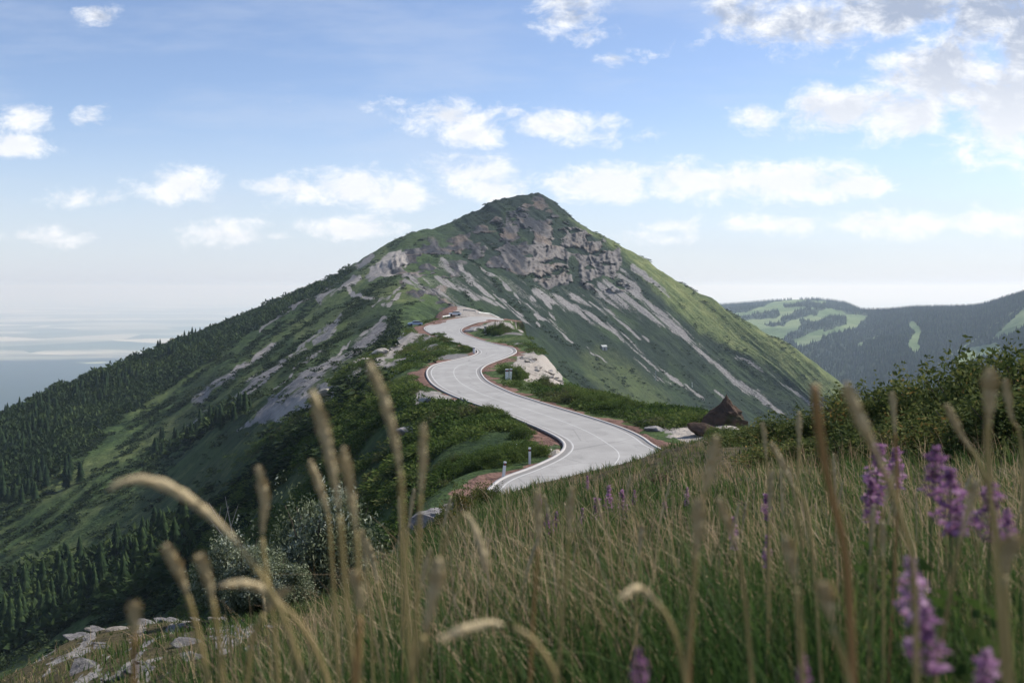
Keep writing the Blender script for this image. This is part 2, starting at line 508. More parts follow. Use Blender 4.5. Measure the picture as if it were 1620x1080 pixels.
M['twig'] = plain_mat('twig_bark', (0.10, 0.08, 0.06), 0.9, 0.3, 8.0)
M['deadtwig'] = plain_mat('bleached_twig', (0.32, 0.30, 0.28), 0.9, 0.2, 8.0)
M['grass'] = island_mat('grass_blades', [(0.0, (0.020, 0.040, 0.011)), (0.5, (0.058, 0.110, 0.026)), (0.76, (0.16, 0.155, 0.062)), (1.0, (0.38, 0.28, 0.17))], 0.4, 0.7, 0.45, 0.12)
M['straw'] = island_mat('dry_grass', [(0.0, (0.19, 0.135, 0.07)), (0.5, (0.38, 0.27, 0.15)), (1.0, (0.58, 0.45, 0.29))], 0.35, 0.6, 0.8, 0.2)
M['culm'] = plain_mat('green_gold_stem', (0.32, 0.245, 0.10), 0.6, 0.45, 9.0)
M['seed'] = plain_mat('straw_seed_head', (0.50, 0.40, 0.23), 0.8, 0.3, 40.0, bump=0.5)
M['culmorange'] = plain_mat('rusty_stem', (0.28, 0.16, 0.06), 0.6, 0.5, 7.0)
M['petal'] = island_mat('purple_petals', [(0.0, (0.18, 0.075, 0.16)), (0.6, (0.37, 0.18, 0.33)), (1.0, (0.60, 0.41, 0.55))], 0.35, 0.6, 3.0, 0.2)
M['petalpink'] = island_mat('pink_petals', [(0.0, (0.20, 0.09, 0.16)), (0.6, (0.38, 0.18, 0.34)), (1.0, (0.55, 0.36, 0.48))], 0.35, 0.6, 3.0, 0.2)
M['fstem'] = plain_mat('flower_stem', (0.08, 0.10, 0.03), 0.7, 0.3, 9.0)

# ------------------------------------------------------------------ terrain key profile
# each column: bearing (photo px), then (distance, height) of the same landscape features from near to far:
# 0 underfoot, 1-3 meadow, 4 brow of the knoll, 5 foot behind it, 6-7 hillside and road, 8 ridge edge, 9 dip behind, 10-12 mountain face, 13 skyline
def zof(Y, py): return (HOR - py) / F * Y


KEY = {
 -1100: [(.35,-1.5),(1.5,-1.9),(4,-3.0),(9,-5.4),(11,-6.3),(35,-35),(90,-80),(150,-120),(200,-140),(240,-142),(270,-140),(300,-135),(320,-130),(340,-126)],
 -300: [(.35,-1.15),(1.5,-1.35),(4,-2.3),(9,-4.3),(11,-5.2),(40,-32),(110,-70),(200,-105),(270,-120),(320,-120),(360,-115),(400,-108),(430,-102),(460,-97)],
 0: [(.35,-1.1),(1.5,-1.25),(4,-2.0),(9,-3.75),(13,-5.06),(40,-28),(110,-57),(230,-88),(310,-100),(370,-98),(430,-90),(480,-82),(520,-76),(560,zof(560,657))],
 130: [(.35,-1.08),(1.5,-1.2),(4,-1.9),(9,-3.4),(15,-5.29),(42,-27),(110,-50),(210,-74),(310,-88),(380,-86),(460,-80),(530,-74),(590,-68),(640,zof(640,599))],
 260: [(.35,-1.05),(1.5,-1.15),(4,-1.8),(9,-3.2),(18,-6.05),(46,-26),(100,-40),(190,-57),(300,-70),(390,-72),(480,-68),(570,-60),(650,-50),(720,zof(720,549))],
 400: [(.35,-1.0),(1.5,-1.1),(4,-1.7),(9,-3.08),(17,-5.6),(50,-24),(95,-31),(170,-38),(260,-43),(350,-42),(460,-40),(580,-34),(700,-26),(800,zof(800,492))],
 550: [(.35,-.98),(1.5,-1.08),(4,-1.6),(9,-2.9),(20,-6.1),(50,-20),(85,-21.5),(140,-18.7),(215,-17.5),(270,-22),(360,-23),(520,-15),(700,2),(860,zof(860,423))],
 650: [(.35,-.97),(1.5,-1.05),(4,-1.5),(9,-2.6),(26,-6.75),(52,-15),(80,-15.5),(130,-14),(280,-13.2),(340,-18),(430,-13),(600,5),(800,28),(980,zof(980,373))],
 720: [(.35,-.96),(1.5,-1.04),(4,-1.42),(9,-2.4),(32,-7.55),(54,-12.9),(80,-12.9),(140,-12.4),(385,-8.3),(430,-19),(540,-12),(700,10),(870,38),(1050,zof(1050,352))],
 800: [(.35,-.96),(1.5,-1.03),(4,-1.4),(9,-2.2),(38,-7.9),(55,-12.3),(78,-12.2),(150,-12.0),(335,-11.2),(380,-30),(560,-28),(740,-3),(900,36),(1080,zof(1080,313))],
 825: [(.35,-.96),(1.5,-1.03),(4,-1.39),(9,-2.18),(39,-7.9),(55,-12.2),(78,-12.1),(150,-12.0),(272,-12.3),(330,-34),(560,-39),(745,-10),(910,35),(1085,zof(1085,310))],
 838: [(.35,-.96),(1.5,-1.03),(4,-1.39),(9,-2.17),(39.5,-7.9),(56,-12.2),(78,-12.1),(142,-12.1),(232,-13.0),(295,-36),(560,-44),(748,-14),(915,34),(1090,zof(1090,309))],
 850: [(.35,-.96),(1.5,-1.02),(4,-1.38),(9,-2.15),(40,-7.9),(56,-12.2),(78,-12.1),(130,-12.3),(200,-13.4),(260,-38),(560,-50),(750,-18),(920,32),(1095,zof(1095,308))],
 920: [(.35,-.96),(1.5,-1.0),(4,-1.36),(9,-2.1),(42,-7.9),(57,-12.2),(78,-12.1),(105,-12.3),(150,-15.5),(220,-44),(560,-72),(760,-46),(930,15),(1080,zof(1080,352))],
 1000: [(.35,-.95),(1.5,-.98),(4,-1.32),(9,-2.05),(42,-7.4),(58,-12.1),(78,-12.1),(92,-12.2),(118,-13.8),(190,-48),(570,-90),(770,-68),(930,-8),(1060,zof(1060,399))],
 1080: [(.35,-.95),(1.5,-.96),(4,-1.3),(9,-2.0),(40,-6.4),(58,-11.5),(72,-11.6),(85,-12.0),(105,-13.3),(180,-52),(580,-108),(780,-94),(930,-44),(1040,zof(1040,448))],
 1180: [(.35,-.95),(1.5,-.95),(4,-1.27),(9,-1.95),(38,-5.7),(55,-9.8),(68,-11.2),(76,-11.4),(88,-12.6),(170,-56),(590,-130),(780,-125),(910,-90),(1000,zof(1000,505))],
 1345: [(.35,-.95),(1.5,-.93),(4,-1.22),(9,-1.85),(32,-4.8),(50,-10),(65,-14),(80,-19),(95,-24),(170,-62),(600,-165),(760,-165),(860,-140),(930,zof(930,622))],
 1450: [(.35,-.95),(1.5,-.92),(4,-1.2),(9,-1.8),(30,-4.4),(50,-11),(65,-17),(80,-23),(95,-28),(170,-68),(600,-190),(740,-190),(830,-175),(890,-150)],
 1620: [(.35,-.95),(1.5,-.9),(4,-1.15),(9,-1.75),(28,-3.9),(50,-13),(65,-19),(80,-26),(95,-32),(170,-75),(600,-210),(720,-218),(800,-215),(860,-205)],
 1900: [(.35,-.95),(1.5,-.88),(4,-1.1),(9,-1.65),(26,-3.6),(50,-15),(65,-22),(80,-30),(95,-36),(170,-85),(600,-230),(720,-245),(800,-250),(860,-250)],
 2700: [(.35,-.9),(1.5,-.85),(4,-1.0),(9,-1.5),(26,-4.0),(50,-18),(65,-26),(80,-34),(95,-40),(170,-95),(600,-250),(720,-270),(800,-280),(860,-290)],
}
kpx = np.array(sorted(KEY), float)
karr = np.array([KEY[int(p)] for p in kpx], float)          # cols, K, 2
Yk = karr[:, :, 0]; Ek = karr[:, :, 1] / Yk
# behind the skyline: the far side falls away
Yb = Yk[:, -1:] * np.array([[1.07, 1.4, 3.0]])
Zb = np.stack([karr[:, -1, 1] - 16, karr[:, -1, 1] - 190, np.full(len(kpx), -880.0)], 1)
Yk = np.concatenate([Yk, Yb], 1); Ek = np.concatenate([Ek, Zb / Yb], 1)
ROWS = [14, 34, 70, 90, 40, 60, 130, 190, 36, 110, 190, 190, 190, 14, 10, 8]
tq = [0.0]
for k, r in enumerate(ROWS):
    tq += list(k + (np.arange(r) + 1) / r)
tq = np.array(tq)
cols = np.concatenate([np.linspace(-1100, -320, 50), np.linspace(-300, -60, 60)[:-1], np.arange(-60, 1680, 1.75), np.linspace(1680, 1900, 60)[1:], np.linspace(1920, 2700, 50)])
Lc = pchip(kpx, np.log(Yk), cols)          # (C,K)
Ec = pchip(kpx, Ek, cols)
K = Yk.shape[1]
LY = pchip(np.arange(K), Lc.T, tq)         # (R,C)
EE = pchip(np.arange(K), Ec.T, tq)
GY = np.exp(LY); GPX = np.broadcast_to(cols, GY.shape).copy()
GX = (GPX - CX) / F * GY; GZ = EE * GY
GT = np.broadcast_to(tq[:, None], GY.shape)
GPY = HOR - EE * F
R_, C_ = GY.shape

# ------------------------------------------------------------------ road edges
def pxw(px, py, Y=None):
    if Y is None: Y = 12.0 * F / (py - HOR)
    return ((px - CX) / F * Y, Y, (HOR - py) / F * Y)


LE = [(4.5, 38, -12.6), (0.8, 45, -12.4), (-1.4, 53, -12.2), pxw(787, 765), pxw(840, 743), pxw(881, 724), pxw(897, 709), pxw(891, 696), pxw(865, 682), pxw(835, 669),
      pxw(809, 658), pxw(776, 646), pxw(746, 636), pxw(720, 626), pxw(699, 616), pxw(684, 605), pxw(677, 592), pxw(680, 583), pxw(692, 576),
      pxw(724, 568.6), pxw(745, 564), pxw(755, 560), pxw(757.5, 556), pxw(749, 550), pxw(732, 545), pxw(714, 539), pxw(695, 532), pxw(683, 528),
      pxw(674, 523, 275), pxw(672, 518.5, 290), pxw(683, 513.5, 305), pxw(714, 505.6, 320), pxw(752, 501, 334), pxw(778, 502.3, 341), pxw(797, 505, 345)]
RE = [(10.4, 42, -12.6), (8.0, 47, -12.3), (6.6, 52, -12.1), (6.8, 56, -12), (9, 60, -12), (10.8, 65, -12), (11.4, 70, -12), pxw(1029, 705), pxw(1010, 691), pxw(976, 675.6),
      pxw(922, 658), pxw(875, 644), pxw(840, 633), pxw(815, 625), pxw(796, 617), pxw(771, 605), pxw(761, 595), pxw(758.5, 586), pxw(764, 580),
      pxw(774, 575), pxw(799, 565.4), pxw(811, 560), pxw(815, 556), pxw(809, 550), pxw(790, 546), pxw(762, 539), pxw(742, 532), pxw(733, 528),
      pxw(729, 524, 268), pxw(730, 520, 283), pxw(736.5, 516.5, 295), pxw(755, 510, 308), pxw(775, 507.5, 322), pxw(792, 508.5, 331), pxw(804, 511, 337)]


def smooth_path(pts, m):
    pts = np.array(pts, float)
    s = np.arange(len(pts)); q = np.linspace(0, len(pts) - 1, m)
    i = np.clip(q.astype(int), 0, len(pts) - 2); t = (q - i)[:, None]
    p0 = pts[np.maximum(i - 1, 0)]; p1 = pts[i]; p2 = pts[i + 1]; p3 = pts[np.minimum(i + 2, len(pts) - 1)]
    r = 0.5 * (2 * p1 + (p2 - p0) * t + (2 * p0 - 5 * p1 + 4 * p2 - p3) * t * t + (3 * p1 - p0 - 3 * p2 + p3) * t ** 3)
    return r


NR = 700
Lp = smooth_path(LE, NR); Rp = smooth_path(RE, NR)
ker = np.hanning(25); ker /= ker.sum()
for arr in (Lp, Rp):
    for k in range(3):
        arr[:, k] = np.convolve(np.pad(arr[:, k], 12, mode='edge'), ker, 'valid')
Cp = (Lp + Rp) / 2; HW = np.linalg.norm((Rp - Lp)[:, :2], axis=1) / 2

# ------------------------------------------------------------------ relief
wx = GX; wy = GY
pxs, pys = GPX, GPY
far_w = sst(45, 90, GY)
GZ = GZ + 0.05 * fbm(wx * 0.9, wy * 0.9, 4, 11) * (1 - far_w) * sst(1, 6, GY)
GZ += 0.28 * fbm(wx * 0.18, wy * 0.18, 3, 15) * sst(6, 14, GY) * (1 - far_w)
GZ += far_w * (0.55 * fbm(wx / 7, wy / 7, 4, 21) + 1.3 * fbm(wx / 28, wy / 28, 3, 25) * sst(70, 200, GY))
GZ += sst(200, 500, GY) * (4.5 * fbm(wx / 75, wy / 75, 4, 31))
# gullies that follow the fall lines
mount = sst(9.0, 10.0, GT) * (1 - sst(13.2, 14, GT))
rightface = mount * sst(640, 760, pxs)
leftslope = sst(5.5, 6.5, GT) * (1 - sst(560, 690, pxs)) * (1 - sst(12.9, 13.0, GT))


def rotc(a):
    c, s = cos(radians(a)), sin(radians(a))
    return pxs * c + pys * s, -pxs * s + pys * c


al, ac = rotc(40)
gr = ridged(ac / 16 + 0.5 * fbm(al / 90, ac / 60, 2, 41), al / 170, 3, 43)
GZ += rightface * gr * 3.4 / F * GY * sst(11.2, 12.2, GT + 0 * GY) * 1.0
GZ += rightface * gr * 1.9 / F * GY
al2, ac2 = rotc(-36)
gl = ridged(ac2 / 24 + 0.6 * fbm(al2 / 110, ac2 / 70, 2, 51), al2 / 200, 3, 53)
GZ += leftslope * gl * 2.6 / F * GY
gl2 = fbm(ac2 / 7, al2 / 40, 2, 57)
GZ += leftslope * gl2 * 1.2 / F * GY
skl = sst(12.6, 13.0, GT) * (1 - sst(13.0, 13.4, GT))
GZ += skl * fbm(pxs / 9, pys / 9 * 0, 3, 61) * 1.4 / F * GY


# cover masks in ground coordinates of each vertex
def stroke(pts, w0, w1, soft=0.6, wob=1.0):
    """soft band along a polyline, width from w0 to w1"""
    X = pxs + wob * nx; Yy = pys + wob * ny
    pts = np.array(pts, float)
    best = np.full(X.shape, 1e9)
    L = np.r_[0, np.cumsum(np.linalg.norm(np.diff(pts, axis=0), axis=1))]
    m = (X > pts[:, 0].min() - 40) & (X < pts[:, 0].max() + 40) & (Yy > pts[:, 1].min() - 40) & (Yy < pts[:, 1].max() + 40)
    xs, ys = X[m], Yy[m]
    b = np.full(xs.shape, 1e9)
    for i in range(len(pts) - 1):
        d = pts[i + 1] - pts[i]; t = np.clip(((xs - pts[i, 0]) * d[0] + (ys - pts[i, 1]) * d[1]) / (d @ d), 0, 1)
        dist = np.hypot(xs - pts[i, 0] - t * d[0], ys - pts[i, 1] - t * d[1])
        w = w0 + (w1 - w0) * (L[i] + t * (L[i + 1] - L[i])) / L[-1]
        b = np.minimum(b, dist / w)
    best[m] = b
    return 1 - sst(1 - soft, 1 + soft, best)


def poly(pts, soft=4.0, wob=1.0):
    X = pxs + wob * nx; Yy = pys + wob * ny
    pts = np.array(pts, float)
    m = (X > pts[:, 0].min() - 20) & (X < pts[:, 0].max() + 20) & (Yy > pts[:, 1].min() - 20) & (Yy < pts[:, 1].max() + 20)
    xs, ys = X[m], Yy[m]
    ins = np.zeros(xs.shape, bool); dm = np.full(xs.shape, 1e9)
    n = len(pts)
    for i in range(n):
        a = pts[i]; b = pts[(i + 1) % n]
        cond = ((a[1] > ys) != (b[1] > ys)) & (xs < (b[0] - a[0]) * (ys - a[1]) / (b[1] - a[1] + 1e-9) + a[0])
        ins ^= cond
        d = b - a; t = np.clip(((xs - a[0]) * d[0] + (ys - a[1]) * d[1]) / (d @ d + 1e-9), 0, 1)
        dm = np.minimum(dm, np.hypot(xs - a[0] - t * d[0], ys - a[1] - t * d[1]))
    sd = np.where(ins, dm, -dm)
    r = np.zeros(X.shape); r[m] = sst(-soft, soft, sd)
    return r


nx = 5 * fbm(pxs / 14, pys / 14, 3, 71); ny = 4 * fbm(pxs / 14, pys / 14, 3, 81)
mtn = sst(8.9, 9.3, GT)        # only on the mountain beyond the ridge edge
ntm = 1 - mtn
rock = mtn * poly([(615, 412), (640, 384), (700, 384), (745, 366), (790, 338), (832, 312), (852, 308), (868, 330), (900, 352), (945, 372), (978, 392), (984, 420),
                   (1010, 452), (985, 462), (950, 458), (900, 452), (862, 462), (825, 438), (790, 432), (760, 418), (735, 425), (700, 418), (668, 432), (640, 428), (600, 436), (575, 430)], 7)
rock = np.maximum(rock, mtn * 0.75 * poly([(620, 425), (700, 415), (735, 425), (700, 470), (740, 500), (700, 500), (640, 470)], 10))
rock *= 1 - 0.95 * poly([(690, 372), (745, 345), (800, 316), (848, 308), (820, 330), (790, 345), (750, 368), (700, 380)], 4)
rock *= 1 - 0.8 * stroke([(905, 415), (915, 445)], 9, 6)
rock *= 1 - 0.9 * sst(0.10, 0.34, fbm(pxs / 26, pys / 9, 4, 191) + 0.22 * (pxs < 800))
scree = np.zeros_like(rock)
for st in [([(850, 470), (880, 480), (920, 500), (985, 535), (1050, 590), (1110, 625)], 11, 3),
           ([(905, 470), (960, 495), (1010, 530), (1040, 560)], 7, 3), ([(985, 430), (1010, 470), (1060, 510), (1110, 555), (1160, 600), (1230, 650)], 10, 5),
           ([(955, 455), (1000, 480), (1050, 520)], 16, 4), ([(1000, 420), (1030, 445), (1060, 470)], 5, 3),
           ([(780, 470), (810, 492), (850, 520), (855, 500), (835, 480)], 3, 2), ([(690, 440), (730, 460), (790, 485), (830, 500)], 7, 2),
           ([(650, 440), (700, 470), (730, 490)], 13, 8), ([(700, 420), (740, 440), (775, 470), (800, 480)], 8, 3),
           ([(760, 425), (800, 450), (825, 478)], 4, 2), ([(862, 480), (870, 500), (880, 520), (905, 545)], 5, 2.5),
           ([(1165, 565), (1210, 590), (1260, 620), (1290, 640)], 3, 3), ([(1000, 570), (1060, 610)], 2.5, 2.5), ([(1200, 628), (1240, 655)], 4, 4), ([(850, 500), (920, 545), (960, 575)], 3, 1.5),
           ([(1130, 618), (1155, 630)], 2, 2), ([(640, 400), (600, 430), (585, 440)], 6, 8), ([(560, 440), (540, 460), (505, 480)], 4, 5), ([(435, 540), (400, 565), (345, 600), (310, 628)], 4, 9),
           ([(600, 520), (560, 552), (500, 590), (450, 630), (415, 660)], 11, 13), ([(480, 555), (440, 585), (400, 610), (370, 632)], 8, 8), ([(540, 505), (520, 530), (500, 545)], 5, 4),
           ([(590, 405), (550, 425)], 3, 4), ([(540, 440), (500, 470), (440, 500), (410, 525)], 2.5, 2.5), ([(330, 640), (290, 672)], 3, 2)]:
    scree = np.maximum(scree, stroke(st[0], st[1], st[2]) * sst(8.0, 8.2, GT))
stv = 0.60 + 0.75 * fbm(al / 55, ac / 3.2, 3, 193)
stl = 0.82 + 0.75 * fbm(al2 / 50, ac2 / 4, 3, 195)
scree = scree * np.clip(np.where(pxs > 640, stv, stl), 0, 1)
scree = np.maximum(scree * 0.93, 0.42 * mtn * poly([(640, 430), (760, 430), (900, 455), (1000, 450), (1080, 520), (960, 520), (850, 500), (700, 480)], 14) * sst(0.0, 0.3, fbm(al / 70, ac / 5, 3, 197)))
# hollow greens on the mountain, right flank meadow coloured brighter for its sunlit look
meadow = mtn * poly([(900, 345), (960, 372), (1010, 400), (1080, 447), (1180, 503), (1260, 555), (1345, 620), (1345, 640), (1290, 625), (1220, 580), (1150, 545), (1100, 520), (1050, 475), (1010, 430), (985, 400), (950, 375)], 8)
meadow *= 0.55 + 0.45 * sst(-0.35, 0.25, fbm(al / 60, ac / 9, 3, 91))
meadow = np.maximum(meadow, 0.22 * mtn * poly([(915, 560), (950, 552), (1000, 580), (1060, 630), (1070, 660), (960, 640), (930, 600)], 8))
meadow = np.maximum(meadow, 0.5 * mtn * poly([(575, 465), (620, 450), (690, 462), (660, 478), (600, 480)], 5))
meadow = np.maximum(meadow, 0.6 * mtn * stroke([(610, 400), (585, 425), (560, 455)], 8, 7))
meadow = np.maximum(meadow, 0.5 * poly([(455, 505), (500, 500), (500, 535), (465, 545)], 6) * sst(8.5, 9, GT))
meadow = np.maximum(meadow, 0.45 * stroke([(420, 580), (330, 630), (250, 680), (160, 730), (60, 780)], 7, 16) * sst(7.0, 8, GT))
meadow = np.maximum(meadow, 0.30 * sst(-0.1, 0.5, fbm(al2 / 90, ac2 / 16, 3, 95)) * leftslope)
lowgrass = sst(6.4, 6.8, GT) * ntm * sst(0.0, 0.45, fbm(wx / 9, wy / 14, 3, 97)) * 0.45
meadow = np.maximum(meadow, lowgrass)
dark = np.clip(rightface * (1 - sst(0.15, 0.5, meadow)) * (0.95 - 0.3 * sst(-0.1, 0.5, fbm(al / 60, ac / 14, 3, 199))), 0, 1)  # dark growth of the face, with its shade against the sunlit flank painted in
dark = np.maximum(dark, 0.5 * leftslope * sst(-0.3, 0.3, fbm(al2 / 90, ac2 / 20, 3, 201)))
# rocky ground around the road and along the spur
ridge_rock = ntm * sst(5.6, 6.3, GT)
pale = np.zeros_like(rock)


def add_pale(mask, s=1.0):
    global scree, pale
    scree = np.maximum(scree, mask); pale = np.maximum(pale, mask * s)


add_pale(sst(6.6, 7.0, GT) * (GT < 8.8) * np.clip(stroke([(662, 530), (610, 560), (560, 590), (500, 620), (440, 655)], 7, 13, wob=2.2) * (0.8 + 0.6 * vnoise(pxs / 9, pys / 6, 3)), 0, 1), 0.7)
add_pale((GT > 8.5) * (GT < 13) * np.clip(poly([(585, 425), (615, 398), (632, 392), (650, 420), (620, 440), (590, 436)], 6) * (0.75 + .8 * fbm(pxs / 8, pys / 5, 2, 205)), 0, 1), 0.7)
add_pale((GT > 8.5) * (GT < 13) * np.clip(stroke([(570, 442), (548, 455), (560, 468), (590, 478)], 4, 3), 0, 1), 0.8)
add_pale((GT > 8.5) * (GT < 13) * np.clip(stroke([(435, 540), (400, 563), (365, 588)], 3, 6), 0, 1), 0.5)
for q_ in range(16):
    x0 = random.uniform(400, 640); y0 = 500 + (640 - x0) * 0.55 + random.uniform(-50, 70); l_ = random.uniform(14, 50)
    add_pale((GT > 6.6) * (GT < 13) * stroke([(x0, y0), (x0 - l_, y0 + l_ * .7)], random.uniform(1.2, 3.5), random.uniform(1.5, 4)) * (0.6 + 0.3 * vnoise(pxs / 5, pys / 5, 9)), 0.4)
add_pale(ridge_rock * poly([(825, 560), (845, 560), (870, 575), (895, 605), (905, 615), (880, 610), (860, 612), (835, 600), (800, 580)], 4, 1.5), 0.9)
add_pale(ridge_rock * poly([(720, 488), (785, 486), (797, 500), (792, 506), (755, 500), (720, 500)], 2.5, 0.6), 0.6)
add_pale(ridge_rock * poly([(740, 512), (790, 506), (832, 526), (826, 532), (800, 516), (765, 520)], 2, 0.6), 0.6)
add_pale(ridge_rock * stroke([(735, 632), (700, 640), (665, 652)], 9, 11, wob=2) * 0.85, 0.5)
add_pale(ridge_rock * stroke([(800, 660), (830, 672)], 3.5, 3.5, wob=1) * 1.0, 1)
add_pale(ridge_rock * stroke([(868, 705), (885, 712)], 7, 7, wob=1), 1)
add_pale(ridge_rock * poly([(1055, 690), (1085, 672), (1130, 668), (1185, 684), (1160, 692), (1100, 694)], 4, 1.5), 0.9)
add_pale(ridge_rock * stroke([(990, 655), (1040, 668), (1065, 680)], 6, 9, wob=2) * 0.75, 0.5)
grey_patch = ridge_rock * sst(0.25, 0.5, fbm(wx / 9 + 3, wy / 16, 4, 101)) * (1 - sst(800, 900, pxs)) * sst(560, 640, pxs)
scree = np.maximum(scree, grey_patch * 0.9 * sst(6.7, 7.1, GT))
earth = ridge_rock * 0.8 * poly([(665, 500), (700, 470), (730, 470), (720, 500), (690, 505)], 5, 1)
# foreground left: weathered limestone showing through
fg = (1 - sst(4.6, 5.0, GT))
fgrock = fg * (1 - sst(395, 470, pxs)) * sst(4.5, 7.0, GY) * sst(0.02, 0.30, fbm(ac2 / 13, al2 / 50, 4, 111) - 0.07 + 0.30 * fbm(wx * 5, wy * 5, 3, 113))
add_pale(fgrock * 0.9, 0.25)
near = fg * (1 - 0.0 * GY)
# the road bench
mN = (GY > 24) & (GY < 372) & (GT > 4.2) & (GT < 9.4) & (pxs > 540) & (pxs < 1180)
idx = np.nonzero(mN)
qx, qy = GX[idx].astype(np.float32), GY[idx].astype(np.float32)
cx_, cy_ = Cp[:, 0].astype(np.float32), Cp[:, 1].astype(np.float32)
bi = np.zeros(len(qx), int); bd = np.full(len(qx), 1e9, np.float32)
for s in range(0, len(qx), 60000):
    d2 = (qx[s:s + 60000, None] - cx_[None]) ** 2 + (qy[s:s + 60000, None] - cy_[None]) ** 2
    sc_ = np.sqrt(d2) - HW[None].astype(np.float32)
    bi[s:s + 60000] = sc_.argmin(1); bd[s:s + 60000] = sc_.min(1)
lat = Rp[bi] - Lp[bi]
tt = np.clip(((qx - Lp[bi, 0]) * lat[:, 0] + (qy - Lp[bi, 1]) * lat[:, 1]) / (lat[:, 0] ** 2 + lat[:, 1] ** 2), -0.6, 1.6)
zr = Lp[bi, 2] + tt * lat[:, 2]
wgt = 1 - sst(1.6, 8.5, bd)
inner = 1 - sst(0.0, 0.5, bd)
Znew = GZ[idx] * (1 - wgt) + (zr - 0.10 * inner - 0.03) * wgt
GZ[idx] = Znew
en = vnoise(qx * 0.5, qy * 0.5, 5)
en2 = fbm(qx * 0.22, qy * 0.22, 4, 7)
e_ = (1 - sst(0.7, 2.1, bd + 0.5 * en + 2.2 * en2)) * 0.9
ee = earth[idx]; earth[idx] = np.maximum(ee, e_)
for arr_ in (scree, meadow, rock, pale):
    arr_[idx] = arr_[idx] * (1 - e_)
road_dist = np.full(GY.shape, 99.0); road_dist[idx] = bd

# rock faces: push ribs and ledges in and out of the cliff
cl = sst(0.35, 0.8, rock) * mtn
ral, rac = rotc(62)
ribs = ridged(rac / 17 + 0.6 * fbm(pxs / 34, pys / 22, 3, 121), ral / 60 + 0.4 * fbm(pxs / 20, pys / 20, 2, 122), 4, 123)
ledge = ridged(pxs / 60, pys / 9 + pxs / 40, 3, 133)
crag = mtn * poly([(835, 400), (880, 350), (905, 350), (985, 395), (1000, 450), (970, 470), (900, 460), (840, 455), (825, 430)], 14)
vr = ridged(pxs / 10 + 0.5 * fbm(pxs / 20, pys / 16, 2, 125), pys / 46, 3, 127)
sl_l, sl_c = rotc(52)
slab = ridged(sl_c / 20 + 0.5 * fbm(pxs / 40, pys / 26, 3, 121), sl_l / 95, 4, 123)
relief = crag * (vr * 9 + ledge * 7) + (1 - crag) * (slab * 8 + ledge * 1.5) + 2.0 * fbm(pxs / 5, pys / 5, 3, 129)
tone = np.clip(0.5 + 0.42 * crag * (0.5 * vr + 0.7 * ledge + 0.5) + (1 - crag) * (0.55 * fbm(sl_c / 5, sl_l / 40, 3, 133) + 0.25 * slab - 0.30) + 0.25 * fbm(pxs / 12, pys / 12, 3, 131), 0, 1)
GYd = GY - cl * relief
GZ = GZ + cl * (ledge * 1.0 + 1.0 * fbm(pxs / 8, pys / 6, 3, 137))
GXd = (GPX - CX) / F * GYd
VP = np.stack([GXd, GYd, GZ], -1).astype(np.float32)     # grid of ground points
ii = np.arange(R_ - 1)[:, None] * C_ + np.arange(C_ - 1)[None]
quads = np.stack([ii, ii + 1, ii + C_ + 1, ii + C_], -1).reshape(-1, 4)
me = mesh_from('hillside', VP.reshape(-1, 3), quads, True, [M['ground']])
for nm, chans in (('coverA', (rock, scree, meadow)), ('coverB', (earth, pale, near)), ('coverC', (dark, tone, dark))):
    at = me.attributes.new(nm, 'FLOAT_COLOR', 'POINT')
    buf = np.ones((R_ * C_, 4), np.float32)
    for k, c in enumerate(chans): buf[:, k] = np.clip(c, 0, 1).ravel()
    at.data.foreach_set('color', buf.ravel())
ter = link('hillside', me)
tag(ter, 'green mountain ridge with rocky peak, scree and grassy knoll', kind='structure')
# ground under and behind the viewer
gb = []
Nb = 24
for j in range(Nb):
    for i in range(Nb):
        x = -8 + 16 * i / (Nb - 1); y = -9 + 9.45 * j / (Nb - 1)
        gb.append((x, y, -1.02 + 0.02 * min(x, 0) * 8 + 0.03 * y + 0.05 * sin(x * 2.1 + y) - (0.25 if x * x > 0.04 * 9 and y > 0.1 else 0.05)))
fb = [(j * Nb + i, j * Nb + i + 1, (j + 1) * Nb + i + 1, (j + 1) * Nb + i) for j in range(Nb - 1) for i in range(Nb - 1)]
mb = mesh_from('ground', gb, fb, True, [M['ground']])
at = mb.attributes.new('coverB', 'FLOAT_COLOR', 'POINT'); at.data.foreach_set('color', np.tile([0, 0, 1, 1], Nb * Nb).astype(np.float32))
tag(link('ground', mb), 'grassy ground of the knoll around the viewpoint', kind='structure')


def ground_at(px, Y):
    """height of the ground at bearing px and distance Y"""
    c = int(np.clip(np.searchsorted(cols, px), 0, C_ - 1))
    return float(np.interp(Y, GY[:, c], GZ[:, c]))


def hit(px, py, t0, t1):
    """ground point seen at a bearing and slope angle, inside a span of landscape features"""
    c = int(np.clip(np.searchsorted(cols, px), 0, C_ - 1))
    m = np.nonzero((tq >= t0) & (tq <= t1))[0]
    P_ = HOR - GZ[m, c] / GYd[m, c] * F
    r = m[np.abs(P_ - py).argmin()]
    return Vector(VP[r, c].tolist()), r, c


